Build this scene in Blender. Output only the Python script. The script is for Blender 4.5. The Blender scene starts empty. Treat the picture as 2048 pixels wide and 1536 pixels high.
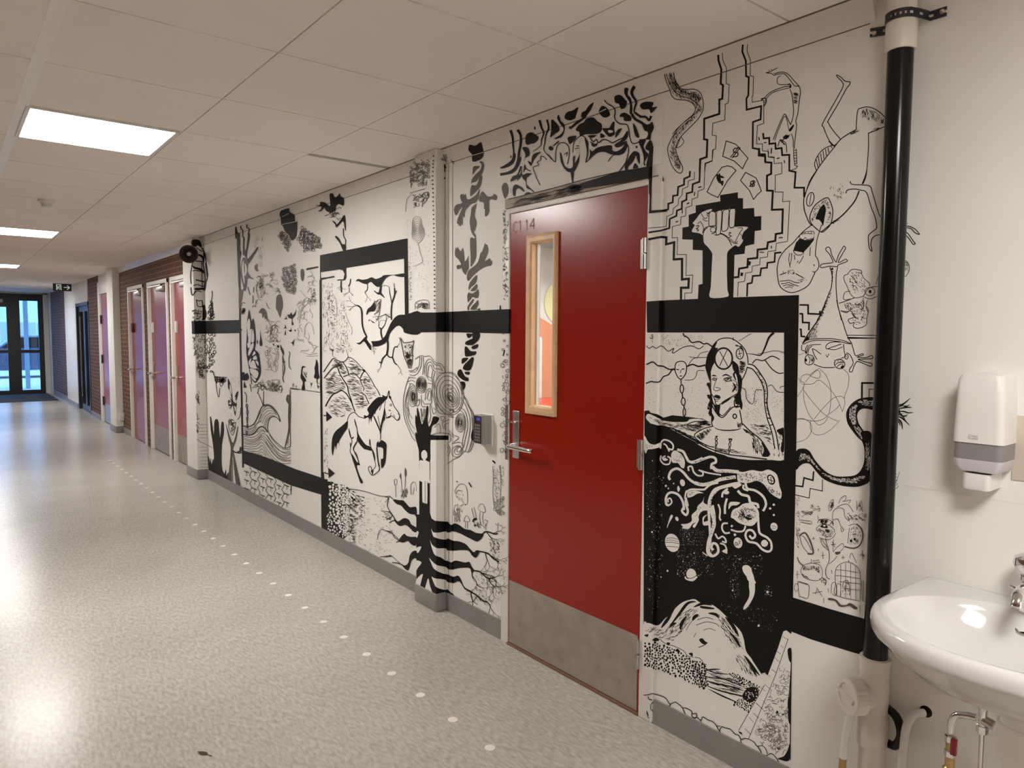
import bpy, bmesh, math, random
from mathutils import Vector
from mathutils.geometry import tessellate_polygon
C = bpy.context.scene.collection
PI = math.pi
# ------------------------------------------------------------------ camera
FPX, YAW, PITCH, ROLL = 1425.6416, .6748, -.0674, .0063
CAMH, CEIL, WALL = 1.4872, 2.4535, 2.0957
FW = Vector((math.sin(YAW)*math.cos(PITCH), math.cos(YAW)*math.cos(PITCH), math.sin(PITCH)))
R0 = Vector((math.cos(YAW), -math.sin(YAW), 0)); U0 = R0.cross(FW)
RT = R0*math.cos(ROLL)+U0*math.sin(ROLL); UP = U0*math.cos(ROLL)-R0*math.sin(ROLL)
EYE = Vector((0, 0, CAMH))
cam = bpy.data.objects.new('camera', bpy.data.cameras.new('camera')); C.objects.link(cam)
cam.data.sensor_width = 36; cam.data.lens = FPX/2048*36; cam.data.clip_start = .02
from mathutils import Matrix
cam.matrix_world = Matrix(((RT.x, UP.x, -FW.x, EYE.x), (RT.y, UP.y, -FW.y, EYE.y), (RT.z, UP.z, -FW.z, EYE.z), (0, 0, 0, 1)))
sc = bpy.context.scene; sc.camera = cam
# ------------------------------------------------------------------ view, world, light levels
vs = sc.view_settings; vs.view_transform = 'Standard'; vs.look = 'None'; vs.gamma = 1; vs.use_curve_mapping = False
vs.exposure = 0.0
LAMP = 55.0          # ceiling panel radiance
ROOM_LAMP = 20.0
wd = bpy.data.worlds.new('daylight'); sc.world = wd; wd.use_nodes = True
bgn = wd.node_tree.nodes['Background']; bgn.inputs[0].default_value = (.20, .48, 1, 1); bgn.inputs[1].default_value = 5.5

# ------------------------------------------------------------------ materials
MATS = {}
def mat(name, col, rough=.5, metal=0, bump=0, bscale=60, var=0, vscale=8, emit=None, estr=0, trans=0, coat=0, alpha=1, spec=.5):
    if name in MATS: return MATS[name]
    m = bpy.data.materials.new(name); m.use_nodes = True; nt = m.node_tree; b = nt.nodes['Principled BSDF']
    b.inputs['Base Color'].default_value = (*col, 1); b.inputs['Roughness'].default_value = rough
    b.inputs['Metallic'].default_value = metal; b.inputs['Specular IOR Level'].default_value = spec
    b.inputs['Transmission Weight'].default_value = trans; b.inputs['Coat Weight'].default_value = coat; b.inputs['Alpha'].default_value = alpha
    if emit: b.inputs['Emission Color'].default_value = (*emit, 1); b.inputs['Emission Strength'].default_value = estr
    tc = nt.nodes.new('ShaderNodeTexCoord')
    if var:
        n = nt.nodes.new('ShaderNodeTexNoise'); n.inputs['Scale'].default_value = vscale; n.inputs['Detail'].default_value = 4
        nt.links.new(tc.outputs['Object'], n.inputs['Vector'])
        r = nt.nodes.new('ShaderNodeMapRange'); r.inputs[1].default_value = .3; r.inputs[2].default_value = .7; r.inputs[3].default_value = 1-var; r.inputs[4].default_value = 1+var
        nt.links.new(n.outputs['Fac'], r.inputs[0])
        x = nt.nodes.new('ShaderNodeVectorMath'); x.operation = 'SCALE'; x.inputs[0].default_value = col
        nt.links.new(r.outputs[0], x.inputs['Scale']); nt.links.new(x.outputs[0], b.inputs['Base Color'])
    if bump:
        n = nt.nodes.new('ShaderNodeTexNoise'); n.inputs['Scale'].default_value = bscale; n.inputs['Detail'].default_value = 3
        nt.links.new(tc.outputs['Object'], n.inputs['Vector'])
        bp = nt.nodes.new('ShaderNodeBump'); bp.inputs['Strength'].default_value = bump; bp.inputs['Distance'].default_value = .01
        nt.links.new(n.outputs['Fac'], bp.inputs['Height']); nt.links.new(bp.outputs[0], b.inputs['Normal'])
    MATS[name] = m; return m
M_wall = mat('wall_paint', (.82, .80, .755), .5, bump=.03, bscale=120, var=.02, vscale=3)
M_ceil = mat('ceiling_tile', (.90, .85, .80), .85, bump=.05, bscale=260, var=.025, vscale=1.6)
M_bar = mat('ceiling_bar', (.90, .88, .84), .4)
M_white = mat('white_trim', (.80, .77, .72), .38, var=.02)
M_base = mat('grey_skirting', (.25, .235, .22), .4, var=.04)
M_red = mat('door_red', (.285, .008, .0004), .24, bump=.01, bscale=40, var=.04, vscale=2, spec=.5)
M_pink = mat('door_rose', (.30, .045, .05), .28, var=.04, vscale=2, spec=.5)
M_steel = mat('brushed_steel', (.55, .53, .50), .32, 1, bump=.02, bscale=200)
M_kick = mat('kick_plate', (.46, .41, .35), .42, .7, bump=.03, bscale=30, var=.12, vscale=14)
M_chrome = mat('chrome', (.72, .70, .70), .12, 1)
M_brass = mat('brass', (.50, .34, .16), .3, 1)
M_porc = mat('porcelain', (.64, .625, .61), .08, coat=.6)
M_plast = mat('white_plastic', (.74, .715, .69), .32)
M_pvc = mat('cream_pipe', (.74, .69, .62), .38)
M_black = mat('black_gloss', (.004, .004, .004), .18, spec=.3)
M_dark = mat('dark_metal', (.018, .018, .022), .35)
M_ink = mat('black_paint', (.0045, .004, .004), .5, bump=.06, bscale=150, spec=.25)
M_grey = mat('thin_ink', (.16, .145, .13), .6)
M_brown = mat('brown_ink', (.085, .07, .055), .55)
M_pale = mat('pale_ink', (.40, .375, .34), .6)
M_wood = mat('beech_wood', (.76, .50, .28), .4, var=.10, vscale=18)
M_glass = mat('pane_glass', (1, 1, 1), .0)
def glass(m, tint=(1, 1, 1)):
    nt = m.node_tree; nt.nodes.clear(); o = nt.nodes.new('ShaderNodeOutputMaterial'); mx = nt.nodes.new('ShaderNodeMixShader')
    t = nt.nodes.new('ShaderNodeBsdfTransparent'); t.inputs[0].default_value = (*tint, 1); g = nt.nodes.new('ShaderNodeBsdfGlossy'); g.inputs['Roughness'].default_value = .02
    w = nt.nodes.new('ShaderNodeLayerWeight'); w.inputs[0].default_value = .5; q = nt.nodes.new('ShaderNodeMath'); q.operation = 'POWER'; q.inputs[1].default_value = 4; nt.links.new(w.outputs['Facing'], q.inputs[0]); f = nt.nodes.new('ShaderNodeMath'); f.operation = 'MULTIPLY_ADD'; f.inputs[1].default_value = .6; f.inputs[2].default_value = .04; nt.links.new(q.outputs[0], f.inputs[0])
    nt.links.new(f.outputs[0], mx.inputs[0]); nt.links.new(t.outputs[0], mx.inputs[1]); nt.links.new(g.outputs[0], mx.inputs[2]); nt.links.new(mx.outputs[0], o.inputs[0])
glass(M_glass, (.96, .97, .97))
M_lamp = mat('lamp_diffuser', (.9, .9, .9), .5, emit=(1, .975, .935), estr=LAMP)
M_rlamp = mat('room_lamp', (.9, .9, .9), .5, emit=(1, .975, .935), estr=ROOM_LAMP)
def brick_mat():
    m = bpy.data.materials.new('brown_brick'); m.use_nodes = True; nt = m.node_tree; b = nt.nodes['Principled BSDF']
    tc = nt.nodes.new('ShaderNodeTexCoord'); sp = nt.nodes.new('ShaderNodeSeparateXYZ'); cb = nt.nodes.new('ShaderNodeCombineXYZ')
    nt.links.new(tc.outputs['Object'], sp.inputs[0]); nt.links.new(sp.outputs[1], cb.inputs[0]); nt.links.new(sp.outputs[2], cb.inputs[1])
    br = nt.nodes.new('ShaderNodeTexBrick'); nt.links.new(cb.outputs[0], br.inputs[0])
    br.inputs['Color1'].default_value = (.135, .050, .028, 1); br.inputs['Color2'].default_value = (.090, .036, .022, 1); br.inputs['Mortar'].default_value = (.26, .15, .09, 1)
    br.inputs['Scale'].default_value = 1; br.inputs['Brick Width'].default_value = .24; br.inputs['Row Height'].default_value = .062; br.inputs['Mortar Size'].default_value = .006
    br.inputs['Mortar Smooth'].default_value = .2
    n = nt.nodes.new('ShaderNodeTexNoise'); n.inputs['Scale'].default_value = 12; nt.links.new(tc.outputs['Object'], n.inputs['Vector'])
    mx = nt.nodes.new('ShaderNodeMix'); mx.data_type = 'RGBA'; mx.blend_type = 'OVERLAY'; mx.inputs[0].default_value = .5
    nt.links.new(br.outputs[0], mx.inputs['A']); nt.links.new(n.outputs['Color'], mx.inputs['B'])
    nt.links.new(br.outputs[0], b.inputs['Base Color'])
    bp = nt.nodes.new('ShaderNodeBump'); bp.inputs['Strength'].default_value = .6; bp.inputs['Distance'].default_value = .008; bp.invert = True
    nt.links.new(br.outputs['Fac'], bp.inputs['Height']); nt.links.new(bp.outputs[0], b.inputs['Normal']); b.inputs['Roughness'].default_value = .75
    return m
M_brick = brick_mat()
def floor_mat():
    m = bpy.data.materials.new('speckled_linoleum'); m.use_nodes = True; nt = m.node_tree; b = nt.nodes['Principled BSDF']
    tc = nt.nodes.new('ShaderNodeTexCoord')
    def noise(scale, det, mp=None):
        n = nt.nodes.new('ShaderNodeTexNoise'); n.inputs['Scale'].default_value = scale; n.inputs['Detail'].default_value = det
        if mp:
            k = nt.nodes.new('ShaderNodeMapping'); k.inputs['Scale'].default_value = mp; k.inputs['Rotation'].default_value = (0, 0, .5)
            nt.links.new(tc.outputs['Object'], k.inputs[0]); nt.links.new(k.outputs[0], n.inputs['Vector'])
        else: nt.links.new(tc.outputs['Object'], n.inputs['Vector'])
        return n
    n1 = noise(85, 5, (1, .33, 1)); n2 = noise(1.3, 3); n3 = noise(150, 2, (.4, 1.6, 1))
    cr = nt.nodes.new('ShaderNodeValToRGB'); e = cr.color_ramp.elements
    e[0].position = .30; e[0].color = (.335, .305, .265, 1); e[1].position = .68; e[1].color = (.485, .455, .41, 1)
    nt.links.new(n1.outputs['Fac'], cr.inputs[0])
    sp = nt.nodes.new('ShaderNodeValToRGB'); e = sp.color_ramp.elements
    e[0].position = .24; e[0].color = (.62, .60, .57, 1); e[1].position = .33; e[1].color = (1, 1, 1, 1)
    nt.links.new(n3.outputs['Fac'], sp.inputs[0])
    mx = nt.nodes.new('ShaderNodeMix'); mx.data_type = 'RGBA'; mx.blend_type = 'MULTIPLY'; mx.inputs[0].default_value = .8
    nt.links.new(cr.outputs[0], mx.inputs['A']); nt.links.new(sp.outputs[0], mx.inputs['B'])
    l = nt.nodes.new('ShaderNodeMapRange'); l.inputs[1].default_value = .3; l.inputs[2].default_value = .7; l.inputs[3].default_value = .93; l.inputs[4].default_value = 1.07
    nt.links.new(n2.outputs['Fac'], l.inputs[0])
    v = nt.nodes.new('ShaderNodeVectorMath'); v.operation = 'SCALE'; nt.links.new(mx.outputs['Result'], v.inputs[0]); nt.links.new(l.outputs[0], v.inputs['Scale'])
    nt.links.new(v.outputs[0], b.inputs['Base Color']); b.inputs['Specular IOR Level'].default_value = .16
    rr = nt.nodes.new('ShaderNodeMapRange'); rr.inputs[3].default_value = .215; rr.inputs[4].default_value = .262
    nt.links.new(n2.outputs['Fac'], rr.inputs[0]); nt.links.new(rr.outputs[0], b.inputs['Roughness'])
    bp = nt.nodes.new('ShaderNodeBump'); bp.inputs['Strength'].default_value = .06; bp.inputs['Distance'].default_value = .004
    n4 = noise(35, 3); nt.links.new(n4.outputs['Fac'], bp.inputs['Height']); nt.links.new(bp.outputs[0], b.inputs['Normal'])
    return m
M_floor = floor_mat()

# ------------------------------------------------------------------ mesh helpers
def box(bm, x0, x1, y0, y1, z0, z1, bev=0):
    vs_ = [bm.verts.new((x, y, z)) for x in (x0, x1) for y in (y0, y1) for z in (z0, z1)]
    f = [bm.faces.new([vs_[i] for i in q]) for q in ((0, 1, 3, 2), (4, 6, 7, 5), (0, 4, 5, 1), (2, 3, 7, 6), (0, 2, 6, 4), (1, 5, 7, 3))]
    if bev:
        ed = list({e for q in f for e in q.edges}); bmesh.ops.bevel(bm, geom=ed, offset=bev, segments=3, affect='EDGES', profile=.5)
def tube(bm, pts, rad, n=14, cap=True):
    pts = [Vector(p) for p in pts]; rs = rad if isinstance(rad, (list, tuple)) else [rad]*len(pts)
    rings = []; prev = None
    for i, p in enumerate(pts):
        t = (pts[min(i+1, len(pts)-1)]-pts[max(i-1, 0)]).normalized()
        if prev is None: a = t.orthogonal().normalized()
        else: a = (prev-t*prev.dot(t)).normalized()
        prev = a; b = t.cross(a)
        rings.append([bm.verts.new(p+(a*math.cos(2*PI*k/n)+b*math.sin(2*PI*k/n))*rs[i]) for k in range(n)])
    for A, B in zip(rings, rings[1:]):
        for k in range(n): bm.faces.new((A[k], A[(k+1) % n], B[(k+1) % n], B[k]))
    if cap: bm.faces.new(rings[0][::-1]); bm.faces.new(rings[-1])
def lathe(bm, o, axis, prof, n=28):          # prof: (distance along axis, radius)
    o = Vector(o); ax = Vector(axis).normalized(); a = ax.orthogonal().normalized(); b = ax.cross(a)
    loft(bm, [[o+ax*d+(a*math.cos(2*PI*k/n)+b*math.sin(2*PI*k/n))*r for k in range(n)] for d, r in prof])
def loft(bm, rings, cap0=True, cap1=True):
    R = [[bm.verts.new(p) for p in r] for r in rings]; n = len(R[0])
    for A, B in zip(R, R[1:]):
        for k in range(n): bm.faces.new((A[k], A[(k+1) % n], B[(k+1) % n], B[k]))
    if cap0: bm.faces.new(R[0][::-1])
    if cap1: bm.faces.new(R[-1])
def arc(pts, n=6):                          # Catmull-Rom through pts
    P = [Vector(p) for p in pts]; out = []
    for i in range(len(P)-1):
        a, b, c, d = P[max(i-1, 0)], P[i], P[i+1], P[min(i+2, len(P)-1)]
        for k in range(n):
            t = k/n; out.append(.5*((2*b)+(c-a)*t+(2*a-5*b+4*c-d)*t*t+(3*b-a-3*c+d)*t**3))
    return out+[P[-1]]
def obj(name, bm, m, parent=None, smooth=None, label=None):
    me = bpy.data.meshes.new(name); bmesh.ops.recalc_face_normals(bm, faces=bm.faces) if smooth != 'raw' else None
    bm.to_mesh(me); bm.free(); me.materials.append(m)
    if smooth:
        for p in me.polygons: p.use_smooth = True
        me.set_sharp_from_angle(angle=math.radians(35))
    o = bpy.data.objects.new(name, me); C.objects.link(o)
    if parent: o.parent = parent; o.matrix_parent_inverse = parent.matrix_world.inverted() if parent.matrix_world != Matrix() else Matrix()
    if label: o['label'] = label
    return o
def mk(name, fn, m, parent=None, smooth=None, label=None):
    bm = bmesh.new(); fn(bm); return obj(name, bm, m, parent, smooth, label)
def bx(name, b, m, parent=None, bev=0, label=None):
    bm = bmesh.new(); bl = b if isinstance(b[0], (list, tuple)) else [b]
    for q in bl: box(bm, *q, bev=bev)
    return obj(name, bm, m, parent, bool(bev), label)
def tag(o, label, cat, group=None, kind=None):
    o['label'] = label; o['category'] = cat
    if group: o['group'] = group
    if kind: o['kind'] = kind
    return o
def root(name, loc=(0, 0, 0)):
    o = bpy.data.objects.new(name, None); o.empty_display_size = .1; C.objects.link(o); o.location = loc
    bpy.context.view_layer.update(); return o
def struct(o, label=None, cat=None):
    o['kind'] = 'structure'
    if label: o['label'] = label
    if cat: o['category'] = cat
    return o
W = WALL
# ================================================================== THE SETTING
LEFT, BACK, END = -.82, -4.2, 20.85
fl = struct(bx('floor', (LEFT-.1, W+.12, BACK-.1, END+.12, -.06, 0), M_floor), 'speckled grey linoleum corridor floor', 'floor')
# ceiling: lay-in tiles between T-bars, light panels replace some tiles
TA, TB, GX, GY = .6333, .6197, .9422, 2.4741
LIGHT_ROWS = (-10, -5, 2, 9, 16, 23)
def tiles(bm):
    for i in range(-3, 2):
        x0 = max(LEFT, GX+TA*(i-1)); x1 = min(W, GX+TA*i)
        if i == 1: x1 = min(W, GX+TA)
        if x1-x0 < .02: continue
        for j in range(-11, 30):
            y0 = max(BACK, GY+TB*j); y1 = min(END, GY+TB*(j+1))
            if y1-y0 < .05: continue
            if i == 0 and j in LIGHT_ROWS: continue
            box(bm, x0+.0025, x1-.0025, y0+.004, y1-.004, CEIL, CEIL+.015)
    x0 = GX+TA
    for j in range(-11, 30):
        y0 = max(BACK, GY+TB*j); y1 = min(END, GY+TB*(j+1))
        if y1-y0 < .05: continue
        if j == 2: box(bm, x0+.0025, W, y0+.05, y1-.003, CEIL, CEIL+.015)     # the slipped tile leaves a slit
        else: box(bm, x0+.0025, W, y0+.004, y1-.004, CEIL, CEIL+.015)
ce = struct(mk('ceiling', tiles, M_ceil), 'white square lay-in ceiling tiles', 'ceiling')
def bars(bm):
    box(bm, GX-TA-.024, GX-TA+.020, BACK, END, CEIL-.001, CEIL+.02)
    for i in range(-3, 2):
        x = GX+TA*i
        if x > LEFT: box(bm, x-.011, x+.011, BACK, END, CEIL+.007, CEIL+.02)
    for j in range(-11, 30):
        y = GY+TB*j
        if BACK < y < END: box(bm, LEFT, W, y-.011, y+.011, CEIL+.0075, CEIL+.02)
mk('ceiling_grid', bars, M_bar, ce, label='thin metal tile grid')
bx('ceiling_void_and_light_block', [(LEFT-.1, W+.12, BACK-.1, END+.12, CEIL+.12, CEIL+.16), (GX+TA-.03, W+.05, GY+TB*2-.03, GY+TB*2+.08, CEIL+.0152, CEIL+.03)], M_dark, ce, label='dark void above the tiles with an added plate blocking light at the slit')  # small dark plate over the slit is added to stop light leaking down

# the mural wall: solid stretches around the door openings.  x from W to W+.12
Y_PIPE = .9
wr = [(W, W+.12, BACK, 1.76, 0, CEIL), (W, W+.12, 1.76, 2.66, 2.085, CEIL), (W, W+.12, 2.66, 7.95, 0, CEIL)]
wall_right = struct(bx('wall_right', wr, M_wall), 'white corridor wall covered with black ink mural drawings', 'wall')
bx('panel_seam', [(W-.0012, W, BACK, .86, 1.074, 1.079)], M_white, wall_right)
# brick stretches
bk = [(W, W+.12, 7.95, 7.99, 0, CEIL), (W, W+.12, 7.95, 12.6, 2.13, CEIL), (W, W+.12, 8.925, 9.065, 0, 2.13), (W, W+.12, 10.09, 10.36, 0, 2.13), (W, W+.12, 11.31, 12.6, 0, 2.13),
      (W, W+.12, 13.75, 14.85, 0, CEIL), (W, W+.12, 17.9, 20.45, 0, CEIL)]
wall_brick = struct(bx('wall_brick', bk, M_brick), 'brown brick wall between the rose doors', 'wall')
bx('wall_pier', [(W-.012, W+.12, 16.35, 17.9, 0, CEIL), (W-.012, W+.12, 14.85, 16.35, 2.06, CEIL), (W-.012, W+.12, 20.45, END, 0, CEIL), (W, W+.12, 12.6, 13.75, 2.13, CEIL)], M_white)
struct(bpy.data.objects['wall_pier'], 'white plastered pier beyond the brick', 'wall')
struct(bx('wall_left', (LEFT-.1, LEFT, BACK, END, 0, CEIL), M_brick), 'brown brick wall opposite the mural', 'wall')
struct(bx('wall_back', (LEFT-.1, W+.12, BACK-.1, BACK, 0, CEIL), M_wall), 'plain white wall behind', 'wall')
bx('wall_end', [(LEFT-.1, -.74, END, END+.12, 0, CEIL), (1.976, W+.12, END, END+.12, 0, CEIL), (LEFT-.1, W+.12, END, END+.12, 2.425, CEIL+.1)], M_white)
struct(bpy.data.objects['wall_end'], 'narrow white wall around the glazed end doors', 'wall')
# crown moulding: sloped strip
def crown(y0, y1):
    def f(bm):
        pr = [(W, 2.380), (W-.03, CEIL-.004), (W-.03, CEIL), (W, CEIL)]
        loft(bm, [[(x, y, z) for x, z in pr] for y in (y0, y1)])
    return f
struct(mk('trim_crown', crown(.985, 7.63), M_white), 'white sloped moulding along the ceiling', 'trim')
struct(mk('trim_crown', crown(8.02, 11.95), M_white), 'white moulding above the brick', 'trim')
bx('seam', [(W-.0012, W+.001, 1.0, 7.63, 2.3775, 2.3805), (W-.0325, W-.0295, 1.0, 7.63, CEIL-.004, CEIL+.001)], mat('seam_grey', (.17, .155, .14), .8), bpy.data.objects['trim_crown'])
# skirting
def skirt(bm, segs):
    for y0, y1 in segs: box(bm, W-.008, W, y0, y1, 0, .098)
mk('baseboard_right', lambda bm: skirt(bm, [(BACK, 1.725), (2.685, 3.18), (3.392, 7.63)]), M_base)
struct(bpy.data.objects['baseboard_right'], 'grey vinyl skirting under the mural', 'baseboard')
bx('baseboard_far', [(W-.008, W, 11.31, 11.95, 0, .09), (W-.008, W, 13.75, 14.85, 0, .09), (W-.022, W-.012, 16.36, 17.9, 0, .09), (W-.008, W, 17.9, 20.45, 0, .12)], M_base)
struct(bpy.data.objects['baseboard_far'], 'grey skirting under the brick', 'baseboard')
# pillars boxed into the wall
def pillar(name, xf, y0, y1, lab):
    o = struct(bx(name, (xf, W+.05, y0, y1, 0, CEIL), M_wall, bev=.006), lab, 'pillar')
    def b(bm):
        box(bm, xf-.008, W, y0-.008, y1+.004, 0, .10, bev=.007)
    mk('skirting', b, M_base, o, True); return o
pil1 = pillar('pillar', 2.031, 3.18, 3.392, 'white boxed pillar painted with the black tree')
pil2 = pillar('pillar', 2.0, 7.63, 8.02, 'white boxed pillar under the horn speaker')
pil3 = pillar('pillar', 2.0, 11.95, 12.42, 'plain white boxed pillar beyond the rose doors')
bx('cover_strip', (W-.012, W, 3.155, 3.174, .10, 2.378), M_white, pil1, .003)
bx('cover_strip', (W-.006, W, 3.118, 3.150, .10, 2.378), M_white, pil1, .002)

# ------------------------------------------------------------------ red classroom door
d1 = struct(root('door_1', (W, 2.63, 0)), 'dark red door with narrow window in the mural wall', 'door')
XF = W-.006
def leaf1(bm):
    y0, y1, wy0, wy1, wz0, wz1 = 1.803, 2.628, 2.312, 2.464, 1.171, 1.904
    for q in ((y0, wy0, .012, 2.05), (wy1, y1, .012, 2.05), (wy0, wy1, .012, wz0), (wy0, wy1, wz1, 2.05)): box(bm, XF, XF+.042, q[0], q[1], q[2], q[3])
mk('door_leaf', leaf1, M_red, d1)
bx('door_frame', [(W-.012, W+.12, 1.735, 1.80, 0, 2.075), (W-.012, W+.12, 2.631, 2.682, 0, 2.075), (W-.011, W+.12, 1.735, 2.682, 2.053, 2.078)], M_white, d1, .004)
def moulding(bm):
    o, i = (2.298, 2.498, 1.135, 1.937), (2.316, 2.460, 1.175, 1.900)
    prof = [(0, 0), (0, .014), (.35, .018), (.8, .018), (1, .012), (1, 0)]
    R = []
    for k, (yy, zz) in enumerate(((0, 2), (1, 2), (1, 3), (0, 3))):
        R.append([(XF-h, o[yy]+(i[yy]-o[yy])*t, o[zz]+(i[zz]-o[zz])*t) for t, h in prof])
    R.append(R[0]); loft(bm, R, False, False)
mk('window_frame', moulding, M_wood, d1)
bx('window_frame', [(XF, XF+.026, 2.460, 2.4645, 1.171, 1.904), (XF, XF+.026, 2.3115, 2.316, 1.171, 1.904), (XF, XF+.026, 2.316, 2.460, 1.1705, 1.175), (XF, XF+.026, 2.316, 2.460, 1.900, 1.9045)], M_wood, d1)
bx('glazing_bead', [(XF+.016, XF+.032, 2.454, 2.461, 1.174, 1.901)], M_white, d1)
bx('window_pane', (XF+.026, XF+.030, 2.313, 2.463, 1.172, 1.903), M_glass, d1)
bx('kick_plate', (XF-.0015, XF, 1.812, 2.622, .014, .318), M_kick, d1, label='scuffed steel kick plate')
pl = bx('lock_plate', (XF-.006, XF, 2.553, 2.598, .915, 1.138), M_steel, d1, .002)
bx('thumb_turn', (XF-.022, XF-.005, 2.556, 2.597, 1.082, 1.090), M_chrome, pl, .002)
def lever(bm):
    tube(bm, arc([(XF-.004, 2.582, .975), (XF-.03, 2.582, .975), (XF-.05, 2.574, .975), (XF-.056, 2.555, .975), (XF-.056, 2.45, .974), (XF-.056, 2.415, .974), (XF-.052, 2.400, .974)]), .0105, 12)
mk('door_handle', lever, M_chrome, d1, True)
for z in (.25, 1.035, 1.80):
    def hg(bm):
        tube(bm, [(XF-.010, 1.806, z-.058), (XF-.010, 1.806, z-.003)], .010, 12); tube(bm, [(XF-.010, 1.806, z+.003), (XF-.010, 1.806, z+.058)], .010, 12)
        box(bm, XF-.003, XF+.001, 1.806, 1.832, z-.055, z+.055)
    mk('hinge', hg, M_steel, d1, True)
bx('strike_plate', [(W-.0135, W-.0115, 2.634, 2.652, .90, 1.16)], M_steel, d1)
bx('threshold', (W-.015, W+.1, 1.80, 2.632, 0, .010), mat('threshold_oak', (.20, .10, .06), .4), d1)
# scratched room number, ghost of removed characters
def ghost(bm):
    def st(p, w=.006):
        for (a, b), (c, d) in zip(p, p[1:]):
            v = Vector((c-a, d-b)); n = Vector((-v.y, v.x)).normalized()*w/2
            bm.faces.new([bm.verts.new((XF-.0006, y, z)) for y, z in ((a+n.x, b+n.y), (c+n.x, d+n.y), (c-n.x, d-n.y), (a-n.x, b-n.y))])
    z0 = 1.962; y = 2.605
    st([(y-.026, z0+.043), (y-.012, z0+.05), (y, z0+.04), (y, z0+.01), (y-.012, z0), (y-.026, z0+.007)])
    st([(y-.036, z0+.045), (y-.048, z0+.05), (y-.048, z0)])
    st([(y-.085, z0+.04), (y-.095, z0+.05), (y-.095, z0)])
    st([(y-.142, z0), (y-.142, z0+.05), (y-.115, z0+.018), (y-.15, z0+.018)])
mk('room_number', ghost, mat('faded_trace', (.26, .085, .07), .5), d1, 'raw', label='faint trace of a removed room number C1 14')
# board above the door
bx('trim_lintel', (W-.014, W, 1.795, 2.662, 2.079, 2.122), mat('stained_board', (.30, .22, .13), .45, var=.25, vscale=9))
lin = struct(bpy.data.objects['trim_lintel'], 'brown board above the red door fading to black', 'trim')
bx('trim_panel', [(W-.003, W, 1.742, 2.676, 2.123, 2.33)], M_wall)
struct(bpy.data.objects['trim_panel'], 'white panel above the red door', 'trim')

# ------------------------------------------------------------------ rose doors further along
def rose_door(name, ya, yb, lab, plate=True, kick=True, sign=(.8, .77, .74)):
    r = struct(root(name, (W, yb, 0)), lab, 'door')
    bx('door_frame', [(W-.02, W+.12, ya, ya+.05, 0, 2.135), (W-.02, W+.12, yb-.05, yb, 0, 2.135), (W-.0195, W+.12, ya, yb, 2.085, 2.135)], M_white, r, .004)
    bx('door_leaf', (W+.018, W+.06, ya+.053, yb-.053, .012, 2.083), M_pink, r)
    if kick: bx('kick_plate', (W+.0165, W+.018, ya+.06, yb-.06, .014, .325), M_kick, r)
    ym = (ya+yb)/2
    c = bx('door_closer', [(W-.045, W+.018, ya+.12, ya+.42, 1.995, 2.055)], M_steel, r, .006)
    bx('closer_arm', [(W-.03, W-.01, ya+.25, yb-.12, 2.062, 2.075)], M_steel, c)
    if plate: bx('door_sign', (W-.012, W+.017, yb-.20, yb-.155, 1.50, 1.63), mat('sign_'+name, sign, .3), r, .004)
    bx('lock_plate', (W+.012, W+.018, yb-.135, yb-.095, .93, 1.13), M_steel, r, .002)
    def lv(bm):
        tube(bm, arc([(W+.012, yb-.115, .985), (W-.04, yb-.115, .985), (W-.052, yb-.13, .985), (W-.052, yb-.24, .985)]), .011, 10)
    mk('door_handle', lv, M_chrome, r, True)
    return r
rose_door('door_2', 7.99, 8.92, 'rose red door nearest the mural with white sign and steel kick plate')
rose_door('door_3', 9.07, 10.09, 'middle rose red door with steel kick plate')
rose_door('door_4', 10.36, 11.31, 'farthest of the three rose doors without kick plate', kick=False, sign=(.12, .02, .03))
d5 = struct(root('door_5', (W, 13.75, 0)), 'narrow sliver of rose door beyond the plain pillar', 'door')
bx('door_frame', [(W-.02, W+.12, 13.62, 13.75, 0, 2.33), (W-.02, W+.12, 12.6, 12.65, 0, 2.33), (W-.0195, W+.12, 12.6, 13.75, 2.13, 2.33)], M_white, d5, .004)
bx('door_leaf', (W+.01, W+.06, 12.653, 13.617, .012, 2.128), M_pink, d5)
bx('kick_plate', (W+.0085, W+.01, 12.67, 13.60, .014, .32), M_steel, d5)
for z in (.36, 1.06, 1.72): bx('hinge', (W-.012, W+.012, 13.585, 13.63, z-.07, z+.07), M_dark, d5)
d6 = struct(root('door_6', (W, 16.3, 0)), 'dark metal door standing in the unlit opening', 'door')
bx('door_frame', [(W-.01, W+.12, 16.28, 16.35, 0, 2.06), (W-.01, W+.12, 14.85, 14.91, 0, 2.06), (W-.01, W+.12, 14.85, 16.35, 2.0, 2.06)], M_dark, d6)
bx('door_leaf', [(W+.03, W+.08, 15.62, 15.72, .01, 2.0), (W+.03, W+.08, 16.18, 16.28, .01, 2.0), (W+.03, W+.08, 15.72, 16.18, .01, .12), (W+.03, W+.08, 15.72, 16.18, 1.9, 2.0)], M_dark, d6)
bx('door_leaf', [(W+.03, W+.08, 14.91, 15.0, .01, 2.0), (W+.03, W+.08, 15.55, 15.615, .01, 2.0), (W+.03, W+.08, 15.0, 15.55, .01, .12), (W+.03, W+.08, 15.0, 15.55, 1.9, 2.0)], M_dark, d6)
bx('glass_panel', [(W+.05, W+.056, 15.0, 15.55, .12, 1.9), (W+.05, W+.056, 15.72, 16.18, .12, 1.9)], M_glass, d6)
mk('pull_bar', lambda bm: tube(bm, [(W-.03, 15.66, .3), (W-.03, 15.66, 1.8)], .014), M_chrome, d6, True)
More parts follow.
